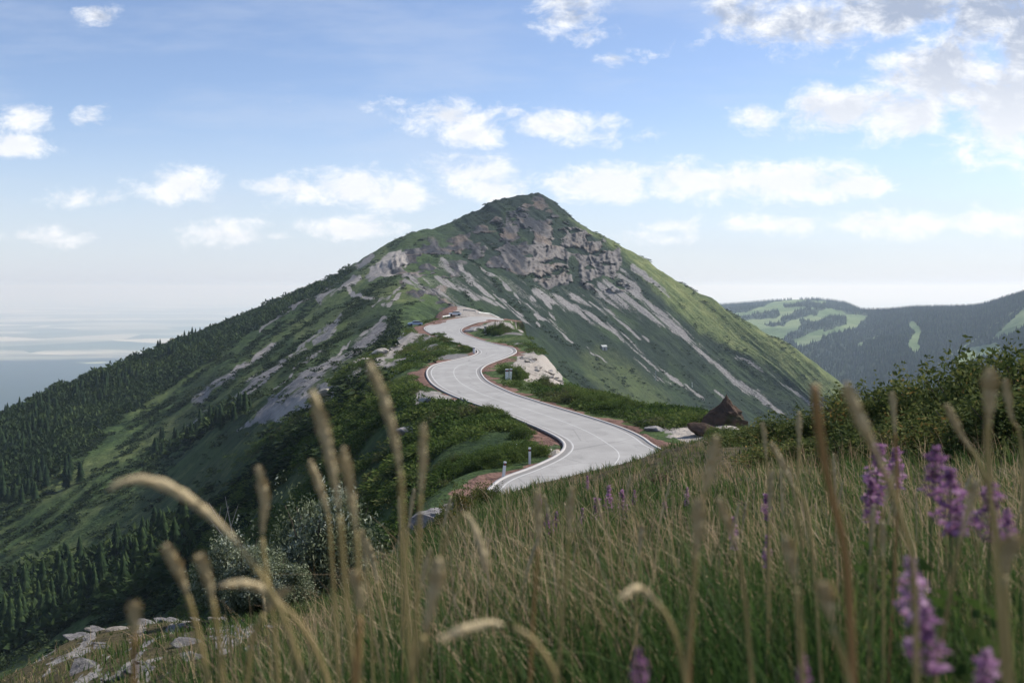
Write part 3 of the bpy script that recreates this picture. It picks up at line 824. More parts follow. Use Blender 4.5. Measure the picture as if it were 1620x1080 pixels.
# ------------------------------------------------------------------ road surface and paint
def ribbon(name, a, b, lift, mat, parent=None, m=3, skip=None, s0=0, s1=NR, lane=False):
    """strip between lateral positions a and b (0 = left edge, 1 = right edge; metres when tuple)"""
    W_ = np.linalg.norm(Rp - Lp, axis=1)
    def at(v):
        if isinstance(v, tuple):
            base, off = v
            return base + off / W_
        return np.full(NR, v)
    fa, fb_ = at(a), at(b)
    vs = []
    for k in range(m + 1):
        f = (fa + (fb_ - fa) * k / m)[:, None]
        p = Lp + (Rp - Lp) * f; p = p.copy(); p[:, 2] += lift
        vs.append(p)
    v = np.stack(vs, 1)[s0:s1]
    n = len(v)
    i0 = np.arange(n - 1)[:, None] * (m + 1) + np.arange(m)[None]
    if skip is not None:
        keep = skip(np.arange(n - 1)); i0 = i0[keep]
    fs = np.stack([i0, i0 + 1, i0 + m + 2, i0 + m + 1], -1).reshape(-1, 4)
    me = mesh_from(name, v.reshape(-1, 3), fs, True, [mat])
    if lane:
        at_ = me.attributes.new('lane', 'FLOAT', 'POINT')
        at_.data.foreach_set('value', np.tile(np.linspace(0, 1, m + 1), n).astype(np.float32))
    return link(name, me, parent)


road = ribbon('road', 0.0, 1.0, 0.03, M['road'], m=10, lane=True)
tag(road, 'pale grey winding mountain road with white lines', kind='structure')
ribbon('edge_line', (0.0, 0.46), (0.0, 0.57), 0.036, M['line'], road, 1)
ribbon('edge_line', (1.0, -0.57), (1.0, -0.46), 0.036, M['line'], road, 1)
ribbon('centre_line', (0.5, -0.045), (0.5, 0.045), 0.036, M['line'], road, 1, s0=90, s1=430)
for side, (a, b, c) in (('l', ((0.0, -0.34), (0.0, -0.08), (0.0, 0.22))), ('r', ((1.0, 0.08), (1.0, 0.34), (1.0, -0.22)))):
    base, o1 = a; _, o2 = b
    kerb = ribbon('kerb', (base, o1), (base, o2), 0.09, M['kerb'], road, 1)
    md = kerb.modifiers.new('thick', 'SOLIDIFY'); md.thickness = 0.16; md.offset = -1 if True else 1
    ribbon('gutter', (base, min(o1, o2) + 0.26 if base == 0.0 else -0.36), (base, 0.36 if base == 0.0 else 0.08), 0.034, M['gutter'], road, 1)

# ------------------------------------------------------------------ far hills, plain
HK = {
 900: [(1500,-420),(2200,-380),(3200,-300),(4200,-230),(5200,-200)],
 1100: [(1500,-400),(2200,-330),(3200,-230),(4400,zof(4400,500)),(5400,zof(5400,490))],
 1160: [(1500,-390),(2200,-310),(3200,-200),(4400,zof(4400,494)),(5400,zof(5400,482))],
 1280: [(1500,-380),(2200,-290),(3200,-165),(4400,zof(4400,482)),(5200,zof(5200,474))],
 1340: [(1500,-375),(2200,-280),(3200,-155),(4300,zof(4300,492)),(5000,zof(5000,483))],
 1375: [(1500,-370),(2100,-265),(2900,-160),(3700,zof(3700,505)),(4300,zof(4300,494))],
 1440: [(1450,-360),(2000,-250),(2600,-150),(3200,zof(3200,500)),(3700,zof(3700,489))],
 1540: [(1400,-340),(1900,-235),(2400,-140),(2900,zof(2900,496)),(3400,zof(3400,486))],
 1590: [(1350,-320),(1800,-210),(2200,-120),(2700,zof(2700,486)),(3200,zof(3200,474))],
 1620: [(1300,-300),(1700,-190),(2100,-105),(2600,zof(2600,478)),(3100,zof(3100,466))],
 1750: [(1200,-280),(1600,-160),(2000,-80),(2400,zof(2400,455)),(2900,zof(2900,430))],
 2200: [(1100,-260),(1500,-140),(1900,-60),(2300,0),(2800,40)],
}
hp = np.array(sorted(HK), float); ha = np.array([HK[int(p)] for p in hp], float)
hY = np.concatenate([ha[:, :, 0], ha[:, -1:, 0] * np.array([[1.12, 1.6]])], 1)
hZ = np.concatenate([ha[:, :, 1], ha[:, -1:, 1] - 70, np.full((len(hp), 1), -890.0)], 1)
hcols = np.concatenate([np.linspace(900, 1120, 30)[:-1], np.arange(1120, 1680, 2.0), np.linspace(1680, 2200, 90)[1:]])
htq = np.linspace(0, 6, 420)
hL = pchip(np.arange(7), pchip(hp, np.log(hY), hcols).T, htq)
hE = pchip(np.arange(7), pchip(hp, hZ / hY, hcols).T, htq)
HY = np.exp(hL); HPX = np.broadcast_to(hcols, HY.shape); HX = (HPX - CX) / F * HY
HT = np.broadcast_to(htq[:, None], HY.shape)
HZ = hE * HY + (22 * ridged(HX / 420 + 0.3 * fbm(HX / 300, HY / 300, 2, 5), HY / 900, 3, 141) + 10 * fbm(HX / 160, HY / 160, 4, 147)) * sst(0, 1, HT) * (1 - sst(3.3, 4.0, HT) * 0.88)
sav = (pxs, pys, nx, ny)
pxs = HPX; pys = HOR - HZ / HY * F
nx = 4 * fbm(pxs / 9, pys / 7, 3, 151); ny = 2.2 * fbm(pxs / 9, pys / 7, 3, 153)


def zp(L): return [(1140 + x / 3.375, 450 + y / 3.375) for x, y in L]


hm = poly(zp([(-200, 200), (60, 150), (130, 150), (280, 95), (420, 80), (560, 84), (640, 110), (730, 150), (790, 178), (700, 240), (600, 265), (440, 330), (350, 290), (200, 380), (0, 300)]), 3)
for st in [([(60, 185), (120, 180), (290, 158)], 3, 6), ([(330, 192), (400, 165), (450, 152)], 4, 7), ([(350, 118), (480, 100), (540, 122)], 2, 5), ([(560, 110), (640, 125), (720, 150)], 5, 4),
           ([(440, 200), (500, 220)], 4, 5), ([(360, 290), (480, 230), (600, 190), (640, 195)], 6, 9), ([(240, 215), (330, 212)], 2, 3), ([(470, 110), (470, 140), (510, 150)], 4, 5), ([(560, 240), (640, 200)], 3, 5)]:
    hm *= 1 - stroke(zp(st[0]), st[1], st[2])
for st in [([(450, 320), (560, 270), (690, 215), (775, 178)], 2.5, 3.5), ([(740, 322), (850, 272)], 2, 1.5), ([(1025, 215), (1045, 235)], 6, 5), ([(1055, 260), (1030, 310), (1035, 340)], 5, 9),
           ([(1210, 392), (1320, 320), (1430, 242), (1620, 112)], 1.2, 1.6), ([(1460, 295), (1540, 240), (1640, 180)], 3, 16), ([(1280, 410), (1340, 370), (1460, 350)], 8, 12), ([(640, 160), (720, 165)], 2, 2)]:  # the long thin stroke paints the spur's lit edge as pale cover
    hm = np.maximum(hm, stroke(zp(st[0]), st[1], st[2], wob=0.6))
hii = np.arange(len(htq) - 1)[:, None] * len(hcols) + np.arange(len(hcols) - 1)[None]
HV = np.stack([HX, HY, HZ], -1)
me = mesh_from('hills', HV.reshape(-1, 3), np.stack([hii, hii + 1, hii + len(hcols) + 1, hii + len(hcols)], -1).reshape(-1, 4), True, [M['hill']])
at = me.attributes.new('coverA', 'FLOAT_COLOR', 'POINT')
buf = np.ones((hm.size, 4), np.float32); buf[:, 0] = 0; buf[:, 1] = 0; buf[:, 2] = np.clip(hm, 0, 1).ravel()
at.data.foreach_set('color', buf.ravel())
tag(link('hills', me), 'distant forested hills with green clearings', kind='structure')
pxs, pys, nx, ny = sav

PZ = -900.0
pv = [(x, y, PZ) for y in (-4000, 2000, 8000, 20000, 60000, 118000) for x in (-118000, -40000, -10000, 0, 10000, 40000, 118000)]
pf = [(j * 7 + i, j * 7 + i + 1, (j + 1) * 7 + i + 1, (j + 1) * 7 + i) for j in range(5) for i in range(6)]
tag(link('plain', mesh_from('plain', pv, pf, False, [M['plain']])), 'hazy lowland plain of woods and farmland', kind='structure')


# ------------------------------------------------------------------ plants
def quad_leaves(centers, size, jitter=1.0, seed=1, up=0.3):
    """one diamond leaf per centre, random orientation"""
    r = np.random.default_rng(seed)
    n = len(centers)
    a = r.normal(size=(n, 3)); a[:, 2] *= 0.7; a /= np.linalg.norm(a, axis=1)[:, None]
    b = r.normal(size=(n, 3)); b -= (b * a).sum(1)[:, None] * a; b /= np.linalg.norm(b, axis=1)[:, None]
    s = size * (0.6 + 0.8 * r.random(n))[:, None]
    v = np.stack([centers - a * s, centers + b * s * 0.42, centers + a * s, centers - b * s * 0.42], 1)
    f = np.arange(n * 4).reshape(-1, 4)
    return v.reshape(-1, 3), f


def bush_cloud(rx, ry, h, n, seed, lumps=26, inner=0.45):
    """points in a lumpy dome: many small clumps on a rounded mass"""
    r = np.random.default_rng(seed)
    th = r.random(lumps) * 2 * pi; ph = np.arccos(1 - r.random(lumps) * 1.0)
    rad = 0.70 + 0.30 * r.random(lumps)
    c = np.stack([np.cos(th) * np.sin(ph) * rx * rad, np.sin(th) * np.sin(ph) * ry * rad, np.cos(ph) * h * 0.85 * rad + 0.06 * h], 1)
    c = np.concatenate([c, c * 0.8 + r.normal(size=c.shape) * 0.1 * np.array([rx, ry, h])]); c[:, 2] = np.abs(c[:, 2]); lumps *= 2
    sz = (0.15 + 0.18 * r.random(lumps))
    k = r.integers(0, lumps, n)
    d = r.normal(size=(n, 3)); d /= np.linalg.norm(d, axis=1)[:, None]
    d *= (r.random(n) ** 0.45)[:, None]
    p = c[k] + d * sz[k][:, None] * np.array([rx, ry, h]) * 1.15
    m = int(n * inner)
    q = r.normal(size=(m, 3)); q /= np.linalg.norm(q, axis=1)[:, None]; q *= (r.random(m) ** 0.4 * 0.8)[:, None]
    q = q * np.array([rx, ry, h]); q[:, 2] = np.abs(q[:, 2])
    p = np.concatenate([p, q]); p[:, 2] = np.maximum(p[:, 2], 0.02 * h)
    return p


def make_bush_mesh(name, rx, ry, h, n, leaf, seed, mat, sprigs=10):
    p = bush_cloud(rx, ry, h, n, seed)
    r = np.random.default_rng(seed + 5)
    ex = []
    for s in range(sprigs):       # shoots that stand out of the outline
        th = r.random() * 2 * pi; rr = r.random() ** 0.5 * 0.7
        b = np.array([cos(th) * rx * rr, sin(th) * ry * rr, h * (0.75 + 0.2 * (1 - rr))])
        L = h * (0.18 + 0.22 * r.random()); d = np.array([r.normal() * .25, r.normal() * .25, 1.0])
        t = r.random(14)[:, None]
        ex.append(b + d * L * t + r.normal(size=(14, 3)) * leaf * 0.9)
    if ex: p = np.concatenate([p] + ex)
    v, f = quad_leaves(p, leaf, seed=seed + 1)
    return mesh_from(name, v, f, False, [mat])


def stems_mesh(rx, h, seed, mat, n=7, r0=0.02):
    r = random.Random(seed); b = MB()
    for k in range(n):
        a = r.random() * 2 * pi; q = rx * (0.3 + 0.4 * r.random())
        path = [(0.1 * rx * cos(a), 0.1 * rx * sin(a), -0.1), (q * 0.4 * cos(a), q * 0.4 * sin(a), h * 0.35), (q * cos(a + .3), q * sin(a + .3), h * 0.85)]
        b.tube(path, [r0, r0 * 0.7, r0 * 0.3], 5)
    me = bpy.data.meshes.new('stems'); me.from_pydata(b.v, [], b.f); me.materials.append(mat); me.update()
    return me


def put_bush(name, label, cat, group, px, Y, top_py, rx, foliage, stems, h0, sink=0.05, rz=None, ground=None):
    z = ground_at(px, Y) - sink if ground is None else ground
    h = (HOR - top_py) / F * Y - z
    root = link(name, None, loc=((px - CX) / F * Y, Y, z), rot=(0, 0, random.random() * 6.28 if rz is None else rz), scale=(rx, rx, max(h, 0.2) / h0))
    tag(root, label, cat, group)
    link('foliage', foliage, root); link('stem', stems, root)
    return root


hedgeM = [make_bush_mesh('foliage', 1, 1, 1.0, 9000, 0.036, 40 + k, M['hedge'], 16) for k in range(4)]
hedgeS = stems_mesh(1, 1, 3, M['twig'], 9, 0.018)
for i, (px, Y, tp, rx, lab) in enumerate([
    (1205, 27, 678, 1.5, 'low green bush at the left tip of the bush row, right of the brown rock'),
    (1262, 25, 660, 1.5, 'low rounded bush second in the row on the knoll edge'),
    (1322, 23, 648, 1.5, 'leafy bush in the row under the foot of the mountain flank'),
    (1378, 21, 628, 1.5, 'leafy bush where the row crosses the mountain foot line'),
    (1432, 20, 608, 1.4, 'bush with tall shoots against the blue valley'),
    (1490, 19, 594, 1.4, 'yellow green bush under the pale forest clearing'),
    (1548, 18, 582, 1.4, 'dense bush below the far right hill slope'),
    (1604, 17, 565, 1.4, 'tallest bush of the row at the right edge'),
    (1668, 16, 556, 1.4, 'bush cut by the right edge of the view'),
    (1740, 16, 548, 1.5, 'bush just past the right edge of the view'),
    (1245, 18, 704, 1.0, 'small dark bush in front of the low left bushes'),
    (1318, 17, 694, 1.1, 'dark bush in front below the row, left of the purple flowers'),
    (1398, 16, 672, 1.1, 'dark shaded bush behind the magenta flowers'),
    (1475, 15, 656, 1.1, 'dark bush behind the tall lilac flower spike'),
    (1550, 14, 640, 1.1, 'dark bush behind the pair of purple spikes'),
    (1630, 13.5, 625, 1.2, 'dark bush in front at the right edge')]):
    put_bush('bush', lab, 'bush', 'bushes in a row on the edge of the knoll', px, Y, tp, rx, hedgeM[i % 4], hedgeS, 1.0, 0.25)

sal = make_bush_mesh('foliage', 1, 1, 1.0, 34000, 0.024, 60, M['sallow'], 9)
sal2 = make_bush_mesh('foliage', 1, 1, 1.0, 15000, 0.032, 61, M['sallow'], 8)
put_bush('shrub', 'large rounded grey green shrub with pale blossom on the knoll edge', 'shrub', 'grey green shrubs', 507, 15.0, 780, 1.10, sal, hedgeS, 1.0, 0.3, ground=(HOR - 950) / F * 15.0 - 0.1)
put_bush('shrub', 'smaller grey green shrub left of the large rounded one', 'shrub', 'grey green shrubs', 388, 13.5, 842, 0.66, sal2, hedgeS, 1.0, 0.3, ground=(HOR - 950) / F * 13.5)
put_bush('shrub', 'low loose shrub between the two grey green shrubs', 'shrub', 'grey green shrubs', 440, 13.0, 880, 0.5, sal2, hedgeS, 1.0, 0.3, ground=(HOR - 945) / F * 13.0)
redm = make_bush_mesh('foliage', 1, 1, 1.0, 7000, 0.035, 62, M['redbush'], 8)
put_bush('shrub', 'dark brown shrub among the grass behind the pink flowers', 'shrub', None, 1062, 17, 752, 0.55, redm, hedgeS, 1.0, 0.2)
put_bush('shrub', 'brownish low shrub left of the dark brown one', 'shrub', None, 915, 15, 812, 0.5, redm, hedgeS, 1.0, 0.2)
# dark young shrubs where the road meets the knoll
for px, Y, tp, rx, lab in [(772, 36, 766, 0.75, 'dark leafy shrub at the near left end of the road'), (735, 35, 772, 0.7, 'dark shrub between the concrete block and the road'),
                           (705, 33, 800, 0.6, 'dark shrub hiding the end of the concrete block'), (670, 27, 830, 0.5, 'green shrub in front of the concrete block')]:
    put_bush('shrub', lab, 'shrub', 'shrubs at the near end of the road', px, Y, tp, rx, hedgeM[1], hedgeS, 1.0, 0.15)
# bare branches
b = MB()
rr_ = random.Random(4)
for k in range(3):
    a = -0.9 + 0.3 * k
    b.tube([(0, 0, 0), (sin(a) * .35, 0.05 * k - .15, .45), (sin(a) * .75 + .05, .1 * k - .3, .8 + .25 * rr_.random())], [.009, .006, .003], 5)
    b.tube([(sin(a) * .35, 0.05 * k - .15, .45), (sin(a) * .45 + .12, 0.05 * k - .1, .75)], [.004, .002], 5)
o = b.build('dead_branches', M['deadtwig'], loc=((378 - CX) / F * 14.5, 14.5, (HOR - 880) / F * 14.5))
tag(o, 'bare bleached twigs sticking up behind the smaller grey green shrub', 'dead branches')

# roadside shrubs, each on its own
scrubM = [make_bush_mesh('foliage', 1, 1, 1.0, 4200, 0.045, 80 + k, M['scrub'], 6) for k in range(4)]
scrubS = stems_mesh(1, .8, 9, M['twig'], 5, 0.02)


def shrub_at(px, py, t0, t1, r, h, lab, grp, k):
    p, _, _ = hit(px, py, t0, t1)
    root = link('shrub', None, loc=p - Vector((0, 0, 0.1)), rot=(0, 0, random.random() * 6), scale=(r, r, h))
    tag(root, lab, 'shrub', grp)
    link('foliage', scrubM[k % 4], root); link('stem', scrubS, root)


k = 0
for (x0, y0, x1, y1, n, r, h, lab, grp, t0, t1) in [
    (800, 594, 832, 600, 5, 1.5, 1.5, 'bright green shrub behind the white posts inside the middle bend', 'shrubs inside the middle bend', 6, 8.0),
    (775, 530, 800, 526, 4, 2.4, 1.9, 'green shrub on the island inside the upper bend', 'shrubs inside the upper bend', 7, 8.0),
    (850, 622, 930, 632, 6, 1.4, 1.1, 'low dark green shrub above the right road edge past the rock outcrop', 'low shrubs past the outcrop', 7, 8.0),
    (895, 640, 1005, 648, 14, 1.3, 1.15, 'yellow green shrub in the thick patch right of the straight road', 'shrub patch right of the road', 6.9, 8.0),
    (1060, 668, 1100, 664, 4, 1.1, 0.9, 'green shrub at the ridge edge left of the brown rock', 'shrubs beside the brown rock', 6.5, 8.0),
    (1120, 690, 1200, 690, 7, 1.0, 0.7, 'low green shrub in front of the pale gravel by the brown rock', 'shrubs before the pale gravel', 4.5, 7.0),
    (722, 553, 745, 556, 4, 1.5, 0.9, 'green shrub inside the left curve of the road', 'shrubs inside the left curve', 6.9, 8.0),
    (690, 533, 725, 545, 5, 1.7, 0.9, 'dark shrub below the upper road edge', 'shrubs below the upper road', 6.9, 8.0),
    (760, 650, 830, 690, 10, 1.2, 0.9, 'green shrub on the bank left of the straight road', 'shrubs left of the straight road', 5.6, 7.4),
    (700, 745, 850, 715, 22, 1.2, 1.0, 'bright green shrub on the bank below the marker posts', 'shrubs below the marker posts', 5.2, 7.0)]:
    for i in range(n):
        f = (i + 0.5) / n
        shrub_at(x0 + (x1 - x0) * f + random.uniform(-5, 5), y0 + (y1 - y0) * f + random.uniform(-4, 4) * (2.5 if n > 8 else 1), t0, t1, r * random.uniform(.75, 1.25), h * random.uniform(.75, 1.25), lab, grp, k)
        k += 1

# ---- scattered low scrub (stuff)
def clump(n, seed, leaf=0.16):
    r = np.random.default_rng(seed)
    p = r.normal(size=(n, 3)); p /= np.linalg.norm(p, axis=1)[:, None]; p *= (r.random(n) ** 0.35)[:, None]
    p[:, 2] = np.abs(p[:, 2]) * 0.8
    return quad_leaves(p, leaf, seed=seed)


def scatter(name, label, cl, mask, count, smin, smax, mat, hz=0.8, seed=5, lift=0.0, power=2.0):
    r = np.random.default_rng(seed)
    w = np.clip(mask, 0, None).ravel().astype(float)
    pick = r.choice(len(w), count, p=w / w.sum())
    base = VP.reshape(-1, 3)[pick] + r.normal(size=(count, 3)) * np.array([0.3, 0.3, 0])
    s = smin + (smax - smin) * r.random(count) ** power
    VV = []; ids = np.arange(count) % len(cl)
    for k, (cv, cf) in enumerate(cl):
        sel = ids == k
        a = r.random(sel.sum()) * 2 * pi
        c, s_ = np.cos(a)[:, None], np.sin(a)[:, None]
        ss = s[sel][:, None]
        X = (cv[None, :, 0] * c - cv[None, :, 1] * s_) * ss + base[sel, 0:1]
        Y = (cv[None, :, 0] * s_ + cv[None, :, 1] * c) * ss + base[sel, 1:2]
        Z = cv[None, :, 2] * ss * hz + base[sel, 2:3] + lift
        VV.append(np.stack([X, Y, Z], -1).reshape(-1, 3))
    V_ = np.concatenate(VV)
    kk = cl[0][1].shape[1]
    me = mesh_from(name, V_, np.arange(len(V_)).reshape(-1, kk), False, [mat])
    o = link(name, me); tag(o, label, kind='stuff')
    return o


clumps = [clump(120, 200 + k, 0.13) for k in range(5)]
dclumps = [clump(46, 220 + k, 0.24) for k in range(5)]
vegm = np.clip(1 - 1.3 * scree - 1.3 * rock - 1.5 * earth, 0, 1)
area = (GY / 100) ** 0   # vertices are already spread by apparent size
vis = (GZ / GY * F > -700) * (pxs > -150) * (pxs < 1750)
lump = sst(-0.15, 0.35, fbm(wx / 7, wy / 11, 3, 161))
offroad = sst(1.6, 2.6, road_dist)
scatter('scrub', 'low green scrub covering the banks beside the road', clumps, vegm * vis * offroad * lump * sst(5.0, 6.0, GT) * (1 - sst(8.0, 8.1, GT)) * (1 - sst(180, 330, GY)), 9000, 0.35, 1.5, M['scrub'], 0.75, 5)
lump2 = sst(-0.2, 0.4, fbm(al2 / 60, ac2 / 9, 3, 163)) * leftslope + sst(0.0, 0.5, fbm(al / 60, ac / 9, 3, 165)) * rightface * 0.8
scatter('scrub', 'dark scrub and dwarf pine spread over the steep mountain slopes', dclumps, vegm * (1 - 0.6 * meadow) * vis * lump2 * sst(6.5, 7.0, GT) * (GT < 13) * sst(120, 200, GY), 16000, 0.8, 3.2, M['darkscrub'], 0.6, 6)

banks = sst(-0.15, 0.3, fbm(al2 / 80, ac2 / 11, 3, 167)) * (1 - sst(660, 760, pxs)) * (pxs > 300)
scatter('scrub', 'green shrubby growth in stripes down the slope left of the road', clumps, vegm * offroad * banks * sst(5.6, 6.0, GT) * (GT < 8.2), 5200, 0.5, 1.9, M['scrub'], 0.7, 16)

# ---- conifers
def conifer(seed):
    r = np.random.default_rng(seed)
    v = []; f = []
    tiers = 9
    for k in range(tiers):
        z0 = 0.10 + 0.86 * k / tiers; z1 = z0 + 0.20
        rad = 0.21 * (1 - (k / tiers)) ** 0.85 + 0.018
        n = 9
        b = len(v); a0 = r.random() * 6.28
        for i in range(n):
            a = a0 + 2 * pi * i / n
            for off, q, dz in ((0, rad * (0.8 + 0.4 * r.random()), -0.015 - 0.03 * r.random()), (pi / n, rad * 0.5, 0.02)):
                v.append((cos(a + off) * q, sin(a + off) * q, z0 + dz))
        v.append((0, 0, min(z1, 1.0)))
        for i in range(2 * n):
            f.append((b + i, b + (i + 1) % (2 * n), b + 2 * n))
    return mesh_from('crown', v, f, False, [M['conifer']])


def trunk_mesh():
    b = MB(); b.tube([(0, 0, -0.03), (0, 0, 0.4), (0, 0, 0.9)], [.018, .012, .004], 6)
    me = bpy.data.meshes.new('trunk'); me.from_pydata(b.v, [], b.f); me.materials.append(M['bark']); me.update()
    return me


crowns = [conifer(300 + k) for k in range(5)]; trunkm = trunk_mesh()


def rnd_in(polyp):
    P_ = np.array(polyp, float)
    while True:
        x = random.uniform(P_[:, 0].min(), P_[:, 0].max()); y = random.uniform(P_[:, 1].min(), P_[:, 1].max())
        ins = False; n = len(P_)
        for i in range(n):
            a = P_[i]; b_ = P_[(i + 1) % n]
            if (a[1] > y) != (b_[1] > y) and x < (b_[0] - a[0]) * (y - a[1]) / (b_[1] - a[1]) + a[0]: ins = not ins
        if ins: return x, y


def conifers(polyp, n, h0, h1, lab, grp, t0, t1, parts=True):
    for i in range(n):
        x, y = rnd_in(polyp)
        p, _, _ = hit(x, y, t0, t1)
        h = random.uniform(h0, h1); w = h * random.uniform(0.8, 1.25)
        root = link('conifer_tree', None, loc=p - Vector((0, 0, 0.3)), rot=(0, 0, random.random() * 6.28), scale=(w, w, h))
        tag(root, lab, 'tree', grp)
        link('crown', crowns[i % 5], root); link('trunk', trunkm, root)


conifers([(-20, 668), (150, 600), (260, 551), (330, 520), (340, 535), (260, 580), (150, 650), (60, 710), (-20, 740)], 120, 5, 9.5,
         'dark conifer in the wood along the left skyline spur', 'conifers on the left skyline', 9.5, 13.0)
conifers([(330, 521), (400, 494), (470, 464), (470, 470), (400, 505), (335, 535)], 22, 3.5, 6, 'small dark conifer on the upper part of the left skyline', 'small conifers on the upper left skyline', 9.5, 13.0)
conifers([(225, 715), (270, 690), (330, 665), (400, 640), (395, 655), (330, 695), (262, 728)], 34, 5, 10, 'conifer in the narrow row crossing the middle of the left slope', 'conifers across the left slope', 7.5, 11)
conifers([(-20, 960), (60, 905), (150, 880), (215, 862), (290, 835), (295, 880), (270, 918), (133, 973), (-20, 1038)], 82, 6, 12, 'dark conifer in the wood at the lower left', 'conifers at the lower left', 6.2, 9.0)
conifers([(-20, 760), (60, 745), (135, 752), (125, 785), (40, 800), (-20, 800)], 24, 6, 11, 'conifer in the shaded group at the left edge', 'conifers at the left edge', 8, 12)
canopy = [clump(40, 240 + k, 0.3) for k in range(4)]
wm = poly([(-60, 680), (0, 662), (150, 597), (260, 548), (400, 492), (520, 438), (560, 420), (540, 446), (470, 480), (380, 535), (300, 585), (200, 650), (100, 730), (30, 780), (-60, 800)], 6) * (GT > 9) * (GT < 13)
wm += 1.3 * poly([(-60, 960), (60, 895), (150, 875), (290, 830), (310, 870), (290, 915), (133, 978), (-60, 1060)], 6) * (GT > 6) * (GT < 9.2)
wm += 0.5 * stroke([(380, 650), (300, 690), (230, 720)], 12, 8) * (GT > 7.5) * (GT < 11)
scatter('woods', 'dark mixed wood thick along the left spur', canopy, wm, 7500, 1.6, 4.8, M['broad'], 1.0, 8, 0.0, 1.3)
# forest on the far hills
sv = VP
VP = HV.astype(np.float32)
cone_v = np.array([(0, 0, 3.2)] + [(cos(a) * .8, sin(a) * .8, 0) for a in np.arange(4) * pi / 2])
cv = np.concatenate([cone_v[[0, 1, 2]], cone_v[[0, 2, 3]], cone_v[[0, 3, 4]], cone_v[[0, 4, 1]]])
scatter('forest', 'blue green forest covering the far hills', [(cv, np.arange(12).reshape(-1, 3))], (1 - np.clip(hm * 1.6, 0, 1)) * (HT > 0.6) * (HT < 4.1) * (HPX > 1130) * (HPX < 1700), 26000, 3.0, 6.0, M['conifer'], 1.0, 9, -2.0, 1.0)
VP = sv

# ------------------------------------------------------------------ grass of the knoll (stuff)
def blades(px, Y, h, w, lean_dir, lean, seed, droop=0.5, segs=4):
    """curved tapering ribbons standing on the ground"""
    r = np.random.default_rng(seed); n = len(px)
    ci = np.clip(np.searchsorted(cols, px), 0, C_ - 1)
    z = np.zeros(n)
    order = np.argsort(ci); u, st = np.unique(ci[order], return_index=True)
    st = list(st) + [n]
    for k, c in enumerate(u):
        s = order[st[k]:st[k + 1]]
        z[s] = np.interp(Y[s], GY[:, c], GZ[:, c])
    x = (px - CX) / F * Y
    dx, dy = np.cos(lean_dir), np.sin(lean_dir)
    fa = r.random(n) * pi
    wxv, wyv = np.cos(fa), np.sin(fa)
    rows = []
    for k in range(segs + 1):
        t = k / segs
        bend = lean * h * (t ** 1.8)
        zz = z + h * (t - droop * lean * t ** 3 * 0.7) - 0.02
        ww = w * (1 - t ** 1.6) * 0.5 + 0.0003
        cx = x + dx * bend; cy = Y + dy * bend
        rows.append(np.stack([np.stack([cx - wxv * ww, cy - wyv * ww, zz], -1), np.stack([cx + wxv * ww, cy + wyv * ww, zz], -1)], 1))
    V_ = np.stack(rows, 1)                      # n, segs+1, 2, 3
    base = np.arange(n)[:, None] * (segs + 1) * 2 + np.arange(segs)[None] * 2
    f = np.stack([base, base + 1, base + 3, base + 2], -1).reshape(-1, 4)
    return V_.reshape(-1, 3), f


def crest_mask(px, Y):
    yc = np.interp(px, kpx, Yk[:, 4])
    return Y < yc * 1.35


def grass_set(name, label, n, y0, y1, hmin, hmax, w, mat, seed, lo=-500, hi=2250, tuft=True, leanmax=0.7, wfac=0.0012, bias=None):
    r = np.random.default_rng(seed)
    px = r.uniform(lo, hi, n); Y = np.exp(r.uniform(np.log(y0), np.log(y1), n))
    if tuft:
        k = n // 14
        tx = r.uniform(lo, hi, k); tY = np.exp(r.uniform(np.log(y0), np.log(y1), k)); i = r.integers(0, k, n)
        sp = 0.07 + 0.06 * r.random(n)
        px = tx[i] + r.normal(size=n) * sp * F / tY[i]; Y = np.clip(tY[i] + r.normal(size=n) * sp, y0 * 0.8, y1 * 1.1)
    ok = crest_mask(px, Y)
    # thin on the limestone at the left
    leftness = np.clip((430 - px) / 160, 0, 1)
    x = (px - CX) / F * Y
    pat = fbm(x * 0.6, Y * 0.6, 3, 171)
    ok &= r.random(n) > leftness * np.where(Y > 4.5, 0.52 + 0.35 * pat, 0.3)
    if bias is not None: ok &= bias(px, Y, x, r)
    px, Y, x = px[ok], Y[ok], x[ok]
    n = len(px)
    h = (hmin + (hmax - hmin) * r.random(n)) * (0.8 + 0.35 * fbm(x * 0.35, Y * 0.35, 2, 173)) * (1 - 0.55 * np.clip((640 - px) / 200, 0, 1) * (Y > 3.5))
    ld = r.normal(size=n) * 1.4 + pi * 0.95
    ln = np.abs(r.normal(size=n)) * leanmax * 0.55 + 0.05
    V_, f = blades(px, Y, h, w * (0.6 + 0.8 * r.random(n)) + wfac * Y * 0.5, ld, np.clip(ln, 0, 1.2), seed + 1)
    o = link(name, mesh_from(name, V_, f, True, [mat])); tag(o, label, kind='stuff')
    return o


grass_set('grass', 'green meadow grass on the knoll in the foreground', 60000, 1.5, 48, 0.18, 0.46, 0.005, M['grass'], 501, leanmax=0.8)
grass_set('grass', 'short green turf between the taller grasses', 42000, 2.2, 48, 0.08, 0.22, 0.007, M['grass'], 502, tuft=False)
grass_set('dry_grass', 'straw coloured dry grass stems in the foreground', 11000, 1.8, 34, 0.35, 0.66, 0.0022, M['straw'], 503, leanmax=0.85, wfac=0.0006,
          bias=lambda px, Y, x, r: fbm(x * .5, Y * .5, 2, 181) + r.random(len(px)) * .9 > 0.35)
grass_set('grass', 'tall blurred grass close to the viewer', 5200, 0.95, 2.4, 0.30, 0.62, 0.0045, M['grass'], 504, lo=150, hi=2400, leanmax=0.6)

# ------------------------------------------------------------------ single tall grasses
def W3(px, py, Y): return Vector(((px - CX) / F * Y, Y, (HOR - py) / F * Y))


